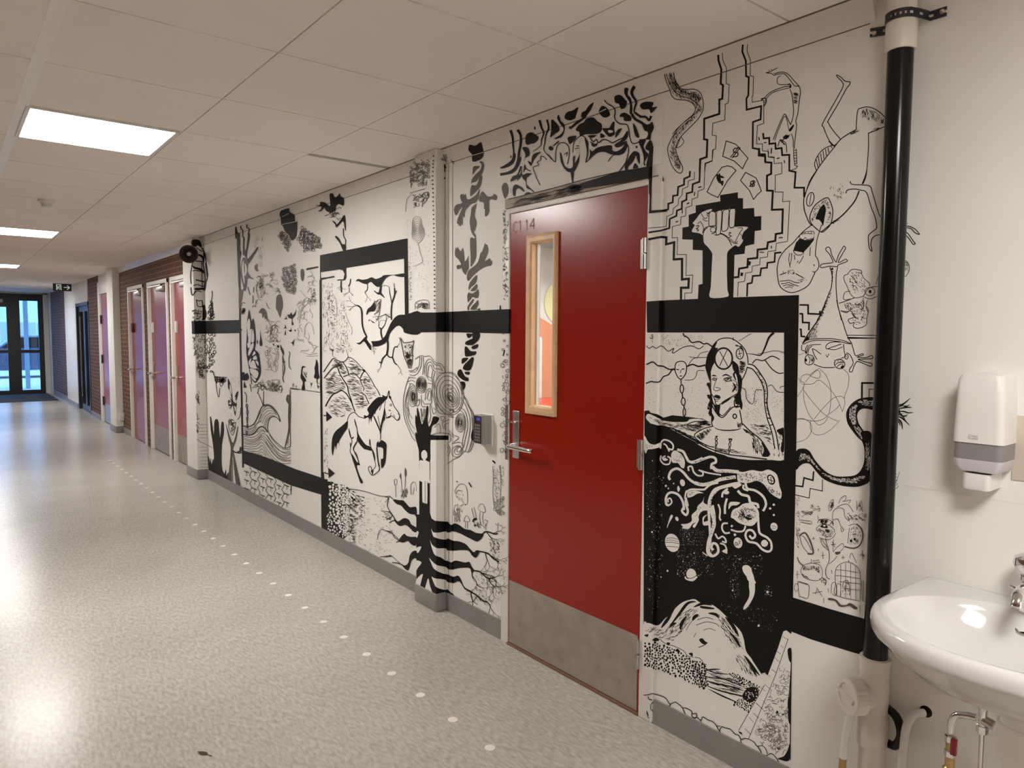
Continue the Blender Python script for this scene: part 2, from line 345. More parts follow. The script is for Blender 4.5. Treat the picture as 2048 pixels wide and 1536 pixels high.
bx('wall_stairwell', [(W+.12, 3.6, 14.2, 14.3, 0, CEIL), (W+.12, 3.6, 17, 17.1, 0, CEIL), (3.6, 3.7, 14.2, 17.1, 0, CEIL), (W+.12, 3.7, 14.2, 17.1, CEIL, CEIL+.1), (W+.12, 3.7, 14.2, 17.1, -.06, -.001)], mat('dim_plaster', (.3, .29, .28), .8))
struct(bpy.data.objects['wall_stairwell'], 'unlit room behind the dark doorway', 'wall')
bx('wall_closet', [(W+.12, W+.5, 7.9, 13.8, 0, .01), (W+.5, W+.55, 7.9, 13.8, 0, CEIL)], M_dark)
struct(bpy.data.objects['wall_closet'], 'wall behind the rose doors', 'wall')

# ------------------------------------------------------------------ glazed end doors
d7 = struct(root('door_7', (.6, END, 0)), 'black framed glass entrance doors at the corridor end', 'door')
yA, yB = END, END+.07
fr = [(-.74, 1.976, yA, yB, 2.31, 2.425), (1.87, 1.976, yA, yB, 0, 2.31), (1.24, 1.50, yA, yB, 0, 2.31), (-.74, -.62, yA, yB, 0, 2.31), (1.50, 1.87, yA, yB, 0, .10), (1.50, 1.87, yA, yB, 1.0, 1.075), (1.50, 1.87, yA, yB, 2.26, 2.31), (.22, .34, yA, yB, 0, 2.31),
      (.34, 1.24, yA, yB, 0, .10), (.34, 1.24, yA, yB, 1.0, 1.075), (.34, 1.24, yA, yB, 2.10, 2.31), (-.62, .22, yA, yB, 0, .10), (-.62, .22, yA, yB, 1.0, 1.075), (-.62, .22, yA, yB, 2.10, 2.31)]
bx('door_frame', fr, M_dark, d7)
for q in ((1.50, 1.87, .10, 1.0), (1.50, 1.87, 1.075, 2.26), (.34, 1.24, .10, 1.0), (.34, 1.24, 1.075, 2.10), (-.62, .22, .10, 1.0), (-.62, .22, 1.075, 2.10)):
    bx('glass_panel', (q[0], q[1], yA+.03, yA+.036, q[2], q[3]), M_glass, d7)
bx('door_closer', (.45, 1.18, yA-.07, yA, 2.20, 2.29), M_steel, d7, .008)
# corridor dots, mat, exit sign etc. follow further down
# ------------------------------------------------------------------ outdoors beyond the glass
M_pave = mat('snowy_paving', (.62, .62, .62), .8, var=.15)
tag(bx('ground', (-30, 30, END+.12, 70, -.12, -.02), M_pave), 'pale paved yard outside the end doors', 'ground', kind='structure')
M_bl = mat('canopy_paint', (.30, .33, .36), .6)
cp = root('entrance_canopy', (1.2, 24, 0)); tag(cp, 'grey canopy roof on posts outside the glass doors', 'canopy')
bx('canopy_roof', (-2, 4, END+.13, 25.0, 2.62, 2.8), M_bl, cp)
for x in (.55, 1.75): bx('post', (x, x+.10, 23.2, 23.3, -.02, 2.62), M_bl, cp)
fc = root('board_fence', (1, 33, 0)); tag(fc, 'grey vertical board fence across the yard', 'fence')
bx('fence_boards', [(-6+.3*k, -6+.3*k+.27, 34, 34.04, 0, 1.9) for k in range(60)], mat('fence_grey', (.36, .38, .40), .8), fc)
hs = root('pale_building', (2, 45, 0)); tag(hs, 'pale building with dark eaves beyond the yard fence', 'building')
bx('wall', (-12, 8, 45, 50, 0, 4.2), mat('pale_cladding', (.6, .62, .65), .8), hs)
bx('eaves', (-13, 1.9, 44, 51, 3.0, 3.5), mat('eaves_grey', (.14, .16, .19), .7), hs)
# parked car
def car():
    r = root('parked_car', (1.35, 29.5, 0)); tag(r, 'dark blue car parked outside behind the glass', 'car')
    def body(bm):
        pr = [(-2.0, .25), (-2.05, .6), (-1.9, .85), (-1.0, .95), (-.45, 1.38), (.9, 1.42), (1.7, .98), (2.0, .9), (2.05, .5), (2.0, .25)]
        R = []
        for x, s in ((-.85, .94), (-.78, 1), (.78, 1), (.85, .94)): R.append([(r.location.x+1.0+y, 29.5+x, .25+(z-.25)*s) for y, z in pr])
        loft(bm, R)
    mk('body', body, mat('car_blue', (.035, .045, .08), .25, coat=.5), r, True)
    pr = [(-.85, .98), (-.42, 1.33), (.85, 1.36), (1.4, 1.0)]
    for x in (-.852, .852): mk('window', lambda bm: bm.faces.new([bm.verts.new((r.location.x+1.0+y, 29.5+x, z)) for y, z in pr]), M_black, r, 'raw')
    bx('tail_light', (r.location.x-.92, r.location.x-.75, 28.62, 28.645, .72, .86), mat('lamp_red', (.6, .05, .06), .3), r, .01)
    for yy in (-1.25, 1.3):
        for s in (-1, 1):
            mk('wheel', lambda bm: lathe(bm, (r.location.x+1+yy, 29.5+s*.72, .3), (0, s, 0), [(0, .31), (.16, .31), (.17, .27), (.17, .01)]), M_dark, r, True)
    mk('headlight', lambda bm: lathe(bm, (r.location.x+1-1.98, 29.0, .68), (-1, 0, .2), [(0, .11), (.05, .10), (.06, .01)]), M_chrome, r, True)
car()

# ------------------------------------------------------------------ classroom seen through the door window
bx('wall_classroom', [(W+.12, 8.0, .2, .3, 0, 2.8), (W+.12, 8.0, 6.0, 6.1, 0, 2.8), (8.0, 8.1, .2, 6.1, 0, 2.8)], M_wall)
struct(bpy.data.objects['wall_classroom'], 'white classroom walls behind the red door', 'wall')
struct(bx('floor_classroom', (W+.12, 8.0, .2, 6.1, -.06, -.001), M_floor), 'classroom floor', 'floor')
cc = struct(bx('ceiling_classroom', (W+.12, 8.0, .2, 6.1, 2.8, 2.9), M_ceil), 'classroom ceiling', 'ceiling')
for x in (3.6, 6.2):
    for y in (1.6, 4.4): 
        l = root('ceiling_light', (x, y, 2.78)); tag(l, 'classroom ceiling panel lamp seen through the door window', 'light', 'classroom ceiling lights')
        bx('diffuser', (x-.55, x+.55, y-.3, y+.3, 2.77, 2.785), M_rlamp, l); bx('frame', [(x-.57, x+.57, y-.32, y+.32, 2.785, 2.799)], M_white, l)
def salmon(bm):
    pts = [(3.6, .0), (3.6, 1.2)]+[(4.55+.95*math.cos(a), 1.25+.95*math.sin(a)) for a in [PI-PI*k/20 for k in range(6)]]+[(4.95, 1.80), (5.1, 1.73), (5.4, 1.60), (6.6, 1.2), (6.6, 0)]
    bm.faces.new([bm.verts.new((x, 5.994, z)) for x, z in pts])
wc = bpy.data.objects['wall_classroom']
mk('painted_shape', salmon, mat('salmon_paint', (.80, .33, .19), .6), wc, 'raw', label='salmon painted field')
mk('painted_shape', lambda bm: bm.faces.new([bm.verts.new((5.5+.25*math.cos(2*PI*k/40), 5.992, 1.86+.25*math.sin(2*PI*k/40))) for k in range(40)]), mat('lemon_paint', (.85, .82, .45), .6), wc, 'raw', label='lemon painted disc')
tag(bx('white_cabinet', [(4.3, 4.83, 5.55, 5.99, 0, 1.48), (4.31, 4.82, 5.53, 5.55, .02, 1.46)], M_white, bev=.004), 'white cabinet against the salmon classroom wall', 'cabinet')
tag(bx('ventilation_duct', [(W+.2, 8, 5.2, 5.6, 2.42, 2.7), (W+.2, 8, 5.19, 5.61, 2.40, 2.42)], mat('duct_grey', (.30, .33, .38), .4, .6)), 'grey ventilation duct under the classroom ceiling', 'duct')
tb = root('classroom_table', (4.6, 4.6, 0)); tag(tb, 'red topped table in the classroom', 'table')
bx('tabletop', (4.0, 5.4, 4.85, 5.45, .83, .86), mat('table_red', (.75, .07, .03), .35), tb, .006)
for x in (4.05, 5.31):
    for y in (4.89, 5.37): bx('leg', (x, x+.04, y, y+.04, 0, .83), M_steel, tb)
# ================================================================== THINGS IN THE CORRIDOR
names_l = {2: 'bright square ceiling panel nearest in view', 9: 'second bright ceiling panel along the corridor', 16: 'third bright ceiling panel along the corridor', 23: 'farthest bright ceiling panel near the glass doors', -5: 'bright ceiling panel behind the viewpoint near the sink', -10: 'unseen bright ceiling panel added for light at the back of the corridor'}  # rearmost panel is unseen, added to help light the corridor
for j in LIGHT_ROWS:
    y = GY+TB*(j+.5); x = GX-TA/2
    l = root('ceiling_light', (x, y, CEIL)); tag(l, names_l[j], 'light', 'ceiling panel lights')
    bx('diffuser', (x-.288, x+.288, y-.282, y+.282, CEIL-.004, CEIL+.01), M_lamp, l)
    bx('frame', [(x-.306, x-.289, y-.299, y+.299, CEIL-.006, CEIL+.012), (x+.289, x+.306, y-.299, y+.299, CEIL-.006, CEIL+.012), (x-.289, x+.289, y-.299, y-.283, CEIL-.006, CEIL+.012), (x-.289, x+.289, y+.283, y+.299, CEIL-.006, CEIL+.012)], M_white, l)
# white dots set in the floor
ORD = ['nearest', 'second', 'third', 'fourth', 'fifth', 'sixth', 'seventh', 'eighth', 'ninth', 'tenth', 'eleventh', 'twelfth', 'thirteenth', 'fourteenth', 'fifteenth', 'sixteenth', 'seventeenth', 'eighteenth', 'nineteenth', 'twentieth', 'twenty-first', 'twenty-second', 'twenty-third', 'twenty-fourth', 'twenty-fifth', 'twenty-sixth', 'twenty-seventh', 'twenty-eighth', 'twenty-ninth', 'thirtieth', 'thirty-first', 'thirty-second']
M_dot = mat('floor_dot', (.74, .70, .62), .35)
dot0 = None
for k in range(32):
    if dot0 is None:
        dot0 = mk('floor_dot', lambda bm: lathe(bm, (0, 0, 0), (0, 0, 1), [(.0002, .0195), (.0016, .0195), (.0024, .0175), (.0026, .005)], 28), M_dot, None, True); o = dot0
    else: o = dot0.copy(); C.objects.link(o)
    o.location = (1.496, 1.984+.2398*k, 0)
    tag(o, 'round white floor dot, %s of the row from the sink end' % ORD[k], 'floor marker', 'white floor dots in a row')
# doormat
tag(bx('doormat', (-.72, 1.99, 18.55, 20.8, 0, .012), mat('mat_grey', (.055, .055, .065), .9, bump=.4, bscale=300), bev=.004), 'dark grey entrance mat in front of the glass end doors', 'mat')
# dry leaf
def leaf(bm):
    P = [(0, 0), (.006, .012), (.009, .024), (.007, .036), (0, .050), (-.006, .036), (-.008, .024), (-.005, .012)]
    a = .55
    pts = [(.684+x*math.cos(a)-y*math.sin(a), 2.56+x*math.sin(a)+y*math.cos(a)) for x, y in P]
    c = [bm.verts.new((x, y, .004+.003*math.sin(i*1.7))) for i, (x, y) in enumerate(pts)]; m_ = bm.verts.new((.672, 2.583, .009))
    for i in range(8): bm.faces.new((c[i], c[(i+1) % 8], m_))
    tube(bm, [(.684, 2.56, .003), (.692, 2.545, .002)], .0012, 6)
tag(mk('dry_leaf', leaf, mat('leaf_brown', (.07, .05, .03), .8)), 'small dry brown leaf lying alone on the floor', 'leaf')
# exit sign
ex = root('exit_sign', (1.9, 16.5, 2.42)); tag(ex, 'green exit sign with running figure and arrow under the ceiling', 'sign')
bx('sign_body', (1.74, 2.05, 16.5, 16.53, 2.352, 2.49), M_dark, ex, .004)
bpy.data.objects['sign_body'].location.z -= .04
bx('bracket', (1.86, 1.93, 16.505, 16.525, 2.44, CEIL), M_white, ex)
M_glow = mat('sign_white', (.75, .78, .72), .5, emit=(.8, .9, .8), estr=.25)
def sign(bm):
    def P(*p): bm.faces.new([bm.verts.new((1.74+.31*x, 16.4985, 2.312+.138*y)) for x, y in p])
    def L(w, *p):
        for (a, b), (c, d) in zip(p, p[1:]):
            v = Vector((c-a, (d-b)*.45)); n = Vector((-v.y, v.x)).normalized()*w/2
            P((a+n.x, b+n.y*2.2), (c+n.x, d+n.y*2.2), (c-n.x, d-n.y*2.2), (a-n.x, b-n.y*2.2))
    L(.05, (.58, .5), (.86, .5)); L(.05, (.76, .8), (.90, .5), (.76, .2))
    P((.17, .12), (.23, .12), (.23, .88), (.17, .88)); P((.40, .12), (.45, .12), (.45, .88), (.40, .88)); P((.17, .82), (.45, .82), (.45, .9), (.17, .9))
    P(*[(.345+.028*math.cos(a*PI/5), .72+.062*math.sin(a*PI/5)) for a in range(10)])
    L(.045, (.33, .62), (.29, .42)); L(.03, (.33, .58), (.39, .48)); L(.03, (.32, .6), (.25, .55), (.23, .45)); L(.033, (.29, .42), (.35, .3), (.34, .14)); L(.033, (.29, .42), (.26, .28), (.19, .26))
mk('pictogram', sign, M_glow, ex, 'raw', label='white running figure in doorway and arrow')
# smoke detector
sd = root('smoke_detector', (.636, 6.24, CEIL)); tag(sd, 'small white round smoke detector on the ceiling tiles', 'smoke detector')
mk('base', lambda bm: lathe(bm, (.636, 6.24, CEIL), (0, 0, -1), [(0, .055), (.014, .055), (.018, .05), (.018, .01)]), M_plast, sd, True)
mk('sensor_head', lambda bm: lathe(bm, (.636, 6.24, CEIL-.018), (0, 0, -1), [(0, .042), (.012, .042), (.013, .030), (.022, .030), (.024, .034), (.034, .030), (.038, .005)]), M_plast, sd, True)
# horn loudspeaker on the second pillar
hc = Vector((1.93, 7.50, 2.268)); hd = Vector((-.42, -.9, -.12)).normalized()
hn = root('horn_speaker', hc); tag(hn, 'grey round horn loudspeaker mounted high on the painted pillar', 'loudspeaker')
mk('bell', lambda bm: lathe(bm, hc-hd*.13, hd, [(0, .02), (.02, .026), (.06, .042), (.10, .066), (.125, .084), (.132, .088), (.136, .088), (.137, .082), (.11, .062), (.05, .035), (.04, .01)], 36), mat('horn_grey', (.055, .045, .038), .5), hn, True)
mk('phase_plug', lambda bm: lathe(bm, hc-hd*.09, hd, [(0, .012), (.08, .02), (.098, .018), (.103, .010), (.104, .002)], 24), mat('horn_plug', (.45, .42, .38), .4), hn, True)
mk('driver', lambda bm: lathe(bm, hc-hd*.20, hd, [(0, .03), (.005, .036), (.05, .038), (.075, .034), (.08, .02)], 24), mat('horn_grey', (.055, .045, .038), .5), hn, True)
mk('bracket', lambda bm: tube(bm, [hc-hd*.15, hc-hd*.15+Vector((.05, .03, .04)), (2.03, 7.72, 2.32)], .009, 8), M_dark, hn, True)
# socket on the plain pillar
so = root('wall_socket', (2.03, 11.93, .23)); tag(so, 'small white surface socket low on the plain pillar', 'socket')
bx('box', (2.035, 2.095, 11.90, 11.948, .19, .30), M_plast, so, .005); bx('lid', (2.03, 2.098, 11.893, 11.90, .255, .302), M_white, so, .003)

# ------------------------------------------------------------------ keypad by the red door
kp = root('access_keypad', (W, 2.80, 1.02)); tag(kp, 'grey wall keypad with small blue display beside the red door', 'keypad')
ky0, ky1, kz0, kz1 = 2.775, 2.852, .958, 1.098
def kbody(bm):
    loft(bm, [[(W, ky0-.004, z), (W, ky1+.004, z), (W-.048, ky1, z), (W-.056, ky1-.01, z), (W-.056, ky0+.012, z), (W-.048, ky0, z)] for z in (kz0, kz1)])
mk('body', kbody, mat('keypad_grey', (.29, .275, .26), .4), kp)
bx('backplate', (W-.008, W, ky0-.012, ky1+.006, kz0-.016, kz1+.004), M_plast, kp, .003)
bx('face', (W-.0575, W-.056, ky0+.012, ky1-.006, kz0+.004, kz1-.004), M_dark, kp)
bx('display', (W-.0585, W-.0574, ky0+.020, ky1-.030, kz1-.026, kz1-.010), mat('display_blue', (.02, .02, .12), .2, emit=(.15, .17, .9), estr=.35), kp)
M_key = mat('key_grey', (.20, .19, .18), .45)
for r_ in range(6):
    for c_ in range(3):
        yk = ky0+.019+c_*.0155; zk = kz0+.012+r_*.0148
        bx('key', (W-.0597, W-.0574, yk, yk+.011, zk, zk+.010), M_key, kp)

# ------------------------------------------------------------------ drain pipe running down the wall
PX, PY, PR = 2.048, .893, .0325
pp = root('waste_pipe', (PX, PY, 0)); tag(pp, 'floor to ceiling waste pipe painted glossy black with white ends', 'pipe')
mk('black_sleeve', lambda bm: tube(bm, [(PX, PY, .565), (PX, PY, 2.262)], PR, 32), M_black, pp, True, 'glossy black middle length')
def topw(bm):
    lathe(bm, (PX, PY, 2.258), (0, 0, 1), [(0, .0345), (0, .037), (.012, .039), (.10, .0385), (.105, .036), (.20, .036)], 32)
mk('upper_coupling', topw, M_pvc, pp, True)
def low(bm):
    lathe(bm, (PX, PY, .02), (0, 0, 1), [(0, .036), (.30, .036), (.305, .041), (.32, .042), (.39, .042), (.395, .039), (.54, .039), (.545, .041), (.56, .041), (.562, .034)], 32)
    lathe(bm, (PX, PY, .47), (-.62, .35, 0), [(0, .038), (.055, .038)], 28)
mk('lower_coupling', low, M_pvc, pp, True)
def capf(bm):
    ax = Vector((-.62, .35, 0)).normalized(); o = Vector((PX, PY, .47))+ax*.045; a = Vector((0, 0, 1)); b = ax.cross(a)
    def ring(d, r, k=0): return [o+ax*d+(a*math.cos(2*PI*i/72)+b*math.sin(2*PI*i/72))*(r-(k if i % 3 == 0 else 0)) for i in range(72)]
    loft(bm, [ring(0, .050, .002), ring(.003, .053, .002), ring(.036, .052, .002), ring(.040, .048), ring(.041, .037), ring(.037, .035), ring(.037, .012)])
    for s in (-1, 1):
        pass
mk('cleanout_cap', capf, M_pvc, pp, True)
def capbar(bm):
    ax = Vector((-.62, .35, 0)).normalized(); o = Vector((PX, PY, .47))+ax*.083; b = ax.cross(Vector((0, 0, 1)))
    tube(bm, [o+b*.03+Vector((0, 0, .006)), o-b*.03-Vector((0, 0, .006))], .008, 10)
mk('cap_grip', capbar, M_pvc, pp, True)
mk('rear_ring', lambda bm: tube(bm, arc([(PX+.02, PY-.02, .44), (PX+.01, PY-.06, .425), (PX, PY-.078, .385), (PX+.005, PY-.062, .345), (PX+.02, PY-.03, .335)], 8), .012, 10), M_black, pp, True, 'black rubber bend behind the pipe')
# perforated strap and slim side strip
st = root('pipe_strap', (PX, PY, 2.33)); tag(st, 'dark perforated metal strap holding the pipe top to the wall', 'strap')
def strap(bm):
    path = [(W-.003, .998, 2.352), (W-.003, .955, 2.345), (W-.02, .94, 2.345), (PX-.005, PY+.040, 2.345)]+[(PX-.040*math.sin(a), PY+.040*math.cos(a), 2.345) for a in [PI*k/10 for k in range(2, 9)]]+[(PX+.01, PY-.045, 2.345), (W-.003, .84, 2.345), (W-.003, .80, 2.345)]
    for i, (a, b) in enumerate(zip(path, path[1:])):
        a = Vector(a); b = Vector(b); d = (b-a); n = Vector((d.y, -d.x, 0)).normalized()*.0015
        for h0, h1 in ((-.012, -.004), (.004, .012)):
            q = [a-n+Vector((0, 0, h0)), b-n+Vector((0, 0, h0)), b+n+Vector((0, 0, h0)), a+n+Vector((0, 0, h0))]
            loft(bm, [q, [p+Vector((0, 0, h1-h0)) for p in q]])
        c = a.lerp(b, .5); q = [c-d*.28-n, c+d*.28-n, c+d*.28+n, c-d*.28+n]
        loft(bm, [[p+Vector((0, 0, -.005)) for p in q], [p+Vector((0, 0, .005)) for p in q]])
mk('band', strap, M_dark, st)
for y in (.985, .81): mk('screw', lambda bm: lathe(bm, (W-.004, y, 2.346), (-1, 0, 0), [(0, .007), (.004, .006), (.006, .002)], 12), M_steel, st, True)

# ------------------------------------------------------------------ soap dispenser
sp = root('soap_dispenser', (W, .645, 1.25)); tag(sp, 'white soap dispenser with grey level window mounted above the sink', 'soap dispenser')
def drect(y0, y1, xf, z, r=.018):
    pts = [(W, y1), (W, y0)]
    for k in range(6): a = PI/2*k/5; pts.append((xf+r-r*math.sin(a), y0+r-r*math.cos(a)))
    for k in range(6): a = PI/2*k/5; pts.append((xf+r-r*math.cos(a), y1-r+r*math.sin(a)))
    return [(x, y, z) for x, y in pts]
sy0, sy1, xf = .596, .704, W-.098
def cover(bm): loft(bm, [drect(sy0+.012, sy1-.012, xf+.016, 1.402), drect(sy0+.006, sy1-.006, xf+.006, 1.397), drect(sy0+.002, sy1-.002, xf+.001, 1.386), drect(sy0-.001, sy1+.001, xf, 1.30), drect(sy0-.003, sy1+.003, xf-.001, 1.228)][::-1])
mk('cover', cover, M_plast, sp, True)
mk('level_window', lambda bm: loft(bm, [drect(sy0-.001, sy1+.001, xf+.002, z) for z in (1.186, 1.228)]), mat('smoked_plastic', (.23, .215, .22), .25), sp, True, 'grey see-through level window')
mk('lower_shell', lambda bm: loft(bm, [drect(sy0+.022, sy1-.022, xf+.03, 1.150), drect(sy0+.008, sy1-.008, xf+.008, 1.156), drect(sy0+.001, sy1-.001, xf+.003, 1.168), drect(sy0-.002, sy1+.002, xf+.001, 1.186)]), mat('lilac_plastic', (.56, .53, .56), .3), sp, True)
mk('push_button', lambda bm: loft(bm, [drect(.627, .677, xf+.022, 1.106, .012), drect(.622, .682, xf+.012, 1.110, .012), drect(.621, .683, xf+.008, 1.120, .012), drect(.622, .682, xf+.010, 1.150, .012)]), M_plast, sp, True)
bx('hook', (W-.05, W-.035, .632, .648, 1.40, 1.409), M_plast, sp, .002)
def logo(bm):
    def L(p, w=.0011):
        for (a, b), (c, d) in zip(p, p[1:]):
            v = Vector((c-a, d-b)); n = Vector((-v.y, v.x)).normalized()*w/2
            bm.faces.new([bm.verts.new((xf-.0018, y, z)) for y, z in ((a+n.x, b+n.y), (c+n.x, d+n.y), (c-n.x, d-n.y), (a-n.x, b-n.y))])
    y, z = .668, 1.2385; s = .0105
    L([(y, z), (y-1.9*s, z), (y-1.9*s, z+.75*s), (y-.9*s, z+.75*s), (y-.75*s, z+.95*s), (y-.2*s, z+.95*s), (y, z+.75*s), (y, z)])
    L([(y-.3*s, z+.2*s), (y-.3*s, z+.6*s), (y-.8*s, z+.6*s)]); L([(y-1*s, z+.2*s), (y-1.6*s, z+.2*s), (y-1.6*s, z+.55*s), (y-1*s, z+.55*s), (y-1*s, z+.2*s)])
mk('emblem', logo, mat('emblem_grey', (.42, .38, .37), .5), sp, 'raw', label='small outlined emblem')
# tiled edge right of the dispenser
tag(bx('paper_towel_panel', (W-.004, W, .30, .600, 1.134, 1.297), mat('beige_panel', (.62, .53, .44), .5), bev=.001), 'beige panel on the wall beside the soap dispenser', 'panel', kind='structure')

# ------------------------------------------------------------------ washbasin
sk = root('washbasin', (W, .52, .8)); tag(sk, 'white ceramic washbasin hung on the wall beside the black pipe', 'sink')
SC = (1.86, .52)
def outline(kx, ky, cx, cy, e=2.4, flat=W, n=72):
    out = []
    for i in range(n):
        a = 2*PI*i/n; c, s = math.cos(a), math.sin(a)
        x = cx+kx*math.copysign(abs(c)**(2/e), c); y = cy+ky*math.copysign(abs(s)**(2/e), s)
        out.append((x, y))
    return out
# outer rim: D shape, straight back against the wall
def rim(off, z):
    pts = []
    n = 72
    for i in range(n):
        a = 2*PI*i/n; c, s = math.cos(a), math.sin(a)
        if c < -1e-9: x = 1.86+(.262-off)*c; y = .52+(.281-off)*math.copysign(abs(s)**.82, s)
        else:
            t = min(a, 2*PI-a)/(PI/2)                     # 0 at the middle of the back edge, 1 at the side
            if t > .5: x = 1.86+(W-.002-1.86)*(1-t)*2; k = 1
            else: x = W-.002; k = t*2
            y = .52+math.copysign(1, PI-a)*(.281-off-.006*min(1, (1-t)*2))*k
        pts.append((min(x, W-.002), y, z))
    return pts
def bowl(sx, sy, cx, z): return [(x, y, z) for x, y in outline(sx, sy, cx, .52, 2.05)]
def rc(s, cx, z): return [(cx+(x-cx)*s if True else x, .52+(y-.52)*s, z) for x, y, _ in rim(0, 0)]
def under(s, z, shift):          # underside shrinks towards the trap but keeps to the wall
    return [(min(W-.002, shift+(x-shift)*s), .52+(y-.52)*s, z) for x, y, _ in rim(0, 0)]
def basin(bm):
    loft(bm, [under(.34, .675, 1.90), under(.50, .682, 1.90), under(.70, .705, 1.92), under(.86, .745, 1.96), rim(.012, .785), rim(.004, .792), rim(0, .802), rim(0, .818), rim(.003, .827), rim(.010, .833), rim(.018, .835),
              bowl(.201, .244, 1.823, .834), bowl(.195, .238, 1.823, .829), bowl(.187, .230, 1.823, .814), bowl(.170, .210, 1.823, .782), bowl(.140, .172, 1.825, .745), bowl(.09, .105, 1.83, .722), bowl(.03, .03, 1.83, .716)])
mk('basin', basin, M_porc, sk, True)
mk('overflow_ring', lambda bm: lathe(bm, (2.004, .532, .792), (-.75, 0, .55), [(0, .017), (.004, .019), (.006, .017), (.005, .012), (.001, .011)], 24), M_chrome, sk, True)
mk('overflow_grille', lambda bm: lathe(bm, (2.003, .532, .791), (-.75, 0, .55), [(0, .0125), (.004, .0122), (.0042, .002)], 20), M_black, sk, True)
mk('drain_ring', lambda bm: lathe(bm, (1.83, .52, .714), (0, 0, 1), [(0, .032), (.005, .034), (.006, .026), (.003, .02), (.002, .004)], 24), M_chrome, sk, True)
def tank(bm): lathe(bm, (1.93, .50, .40), (0, 0, 1), [(0, .036), (.10, .040), (.105, .05), (.125, .056), (.19, .055), (.195, .044), (.21, .042), (.22, .050), (.28, .048)], 28)
bt = root('bottle_trap', (1.93, .5, .4)); tag(bt, 'cream plastic bottle trap hanging below the washbasin', 'drain trap')
mk('trap_body', tank, M_pvc, bt, True)
mk('trap_nut', lambda bm: lathe(bm, (1.93, .50, .592), (0, 0, 1), [(0, .046), (.004, .049), (.03, .049), (.034, .044)], 28), M_white, bt, True)
# tap
tp = root('mixer_tap', (2.03, .545, .835)); tag(tp, 'chrome mixer tap standing on the washbasin ledge', 'tap')
mk('tap_body', lambda bm: lathe(bm, (2.03, .530, .833), (0, 0, 1), [(0, .027), (.006, .027), (.008, .023), (.07, .021), (.074, .024), (.085, .024), (.09, .018)], 28), M_chrome, tp, True)
mk('base_ring', lambda bm: lathe(bm, (2.03, .530, .868), (0, 0, 1), [(0, .029), (.005, .031), (.012, .031), (.016, .026)], 28), M_chrome, tp, True)
mk('spout', lambda bm: tube(bm, arc([(2.03, .53, .885), (1.97, .525, .90), (1.91, .52, .895), (1.895, .519, .875)]), [.017]*6+[.016]*7+[.013]*6, 16), M_chrome, tp, True)
mk('tap_lever', lambda bm: lathe(bm, (2.03, .535, .92), (-.15, .1, 1), [(0, .016), (.012, .027), (.03, .030), (.045, .025), (.052, .010)], 24), M_chrome, tp, True)
mk('temperature_pin', lambda bm: tube(bm, [(2.03, .55, .875), (2.026, .572, .885)], .004, 8), M_chrome, tp, True)
# supply pipes below the basin
vp = root('supply_valve', (1.93, .645, .5)); tag(vp, 'chrome bent supply pipe with red lever valve under the washbasin', 'valve')
mk('bent_pipe', lambda bm: tube(bm, arc([(1.94, .655, .50), (1.94, .655, .53), (1.94, .645, .552), (1.94, .625, .560), (1.94, .615, .563), (1.94, .602, .564)]), .0085, 14), M_chrome, vp, True)
mk('compression_nut', lambda bm: [lathe(bm, (1.94, .655, z), (0, 0, 1), [(0, .012), (.002, .014), (.016, .014), (.018, .011)], 6) for z in (.478, .44)], M_chrome, vp)
mk('valve_body', lambda bm: tube(bm, [(1.94, .655, .30), (1.94, .655, .41), (1.94, .655, .415), (1.94, .655, .485)], [.015, .015, .011, .011], 16), M_brass, vp, True)
mk('branch', lambda bm: tube(bm, [(1.94, .655, .40), (1.94, .695, .365), (1.94, .70, .36)], [.013, .013, .016], 14), M_brass, vp, True)
bx('red_lever', (1.92, 1.932, .636, .650, .455, .497), mat('lever_red', (.30, .02, .03), .35), vp, .003)
sr = root('threaded_stud', (1.92, .578, .5)); tag(sr, 'thin upright chrome riser pipe with brass nut under the washbasin', 'pipe')
mk('rod', lambda bm: tube(bm, [(1.93, .585, .25), (1.93, .585, .66)], .0055, 10), M_chrome, sr, True)
mk('nut', lambda bm: [lathe(bm, (1.93, .585, z), (0, 0, 1), [(0, .010), (.002, .0125), (.02, .0125), (.022, .010)], 6) for z in (.535, .595)]+[lathe(bm, (1.93, .585, .545), (0, 0, 1), [(0, .0095), (.055, .0095)], 14)], M_chrome, sr)
mk('coupling', lambda bm: tube(bm, [(1.93, .585, .57), (1.93, .575, .568), (1.93, .562, .565)], .012, 12), M_steel, sr, True)
def hose(name, pts, lab, elbow):
    r = root(name, pts[0]); tag(r, lab, 'hose')
    mk('sleeve', lambda bm: tube(bm, arc(pts), .0105, 12), M_plast, r, True)
    a = Vector(pts[-1]); mk('brass_end', lambda bm: tube(bm, [a, a+Vector((0, .002, -.06)), a+Vector((0, .002, -.12))], [.0105, .0105, .013], 10), M_brass, r, True)
    if elbow: mk('elbow_valve', lambda bm: (lathe(bm, a+Vector((0, .002, -.05)), (0, 0, -1), [(0, .012), (.002, .015), (.026, .015), (.028, .01)], 6), tube(bm, [a+Vector((0, .002, -.09)), a+Vector((-.012, -.028, -.09))], .012, 10)), M_brass, r)
hose('supply_hose', [(W-.006, .775, .452), (W-.03, .787, .452), (W-.05, .793, .44), (W-.06, .799, .41), (W-.062, .803, .33), (W-.062, .805, .29)], 'white sleeved hose leaving the wall under the washbasin', False)
hose('supply_hose', [(PX-.04, .915, .44), (PX-.045, .930, .42), (PX-.045, .944, .36), (PX-.045, .950, .30), (PX-.045, .952, .27)], 'white sleeved hose beside the cleanout cap of the waste pipe', True)
mk('wall_hole', lambda bm: lathe(bm, (W, .772, .455), (-1, 0, 0), [(0, .016), (.001, .016), (.0012, .002)], 20), M_black, wall_right, 'raw')
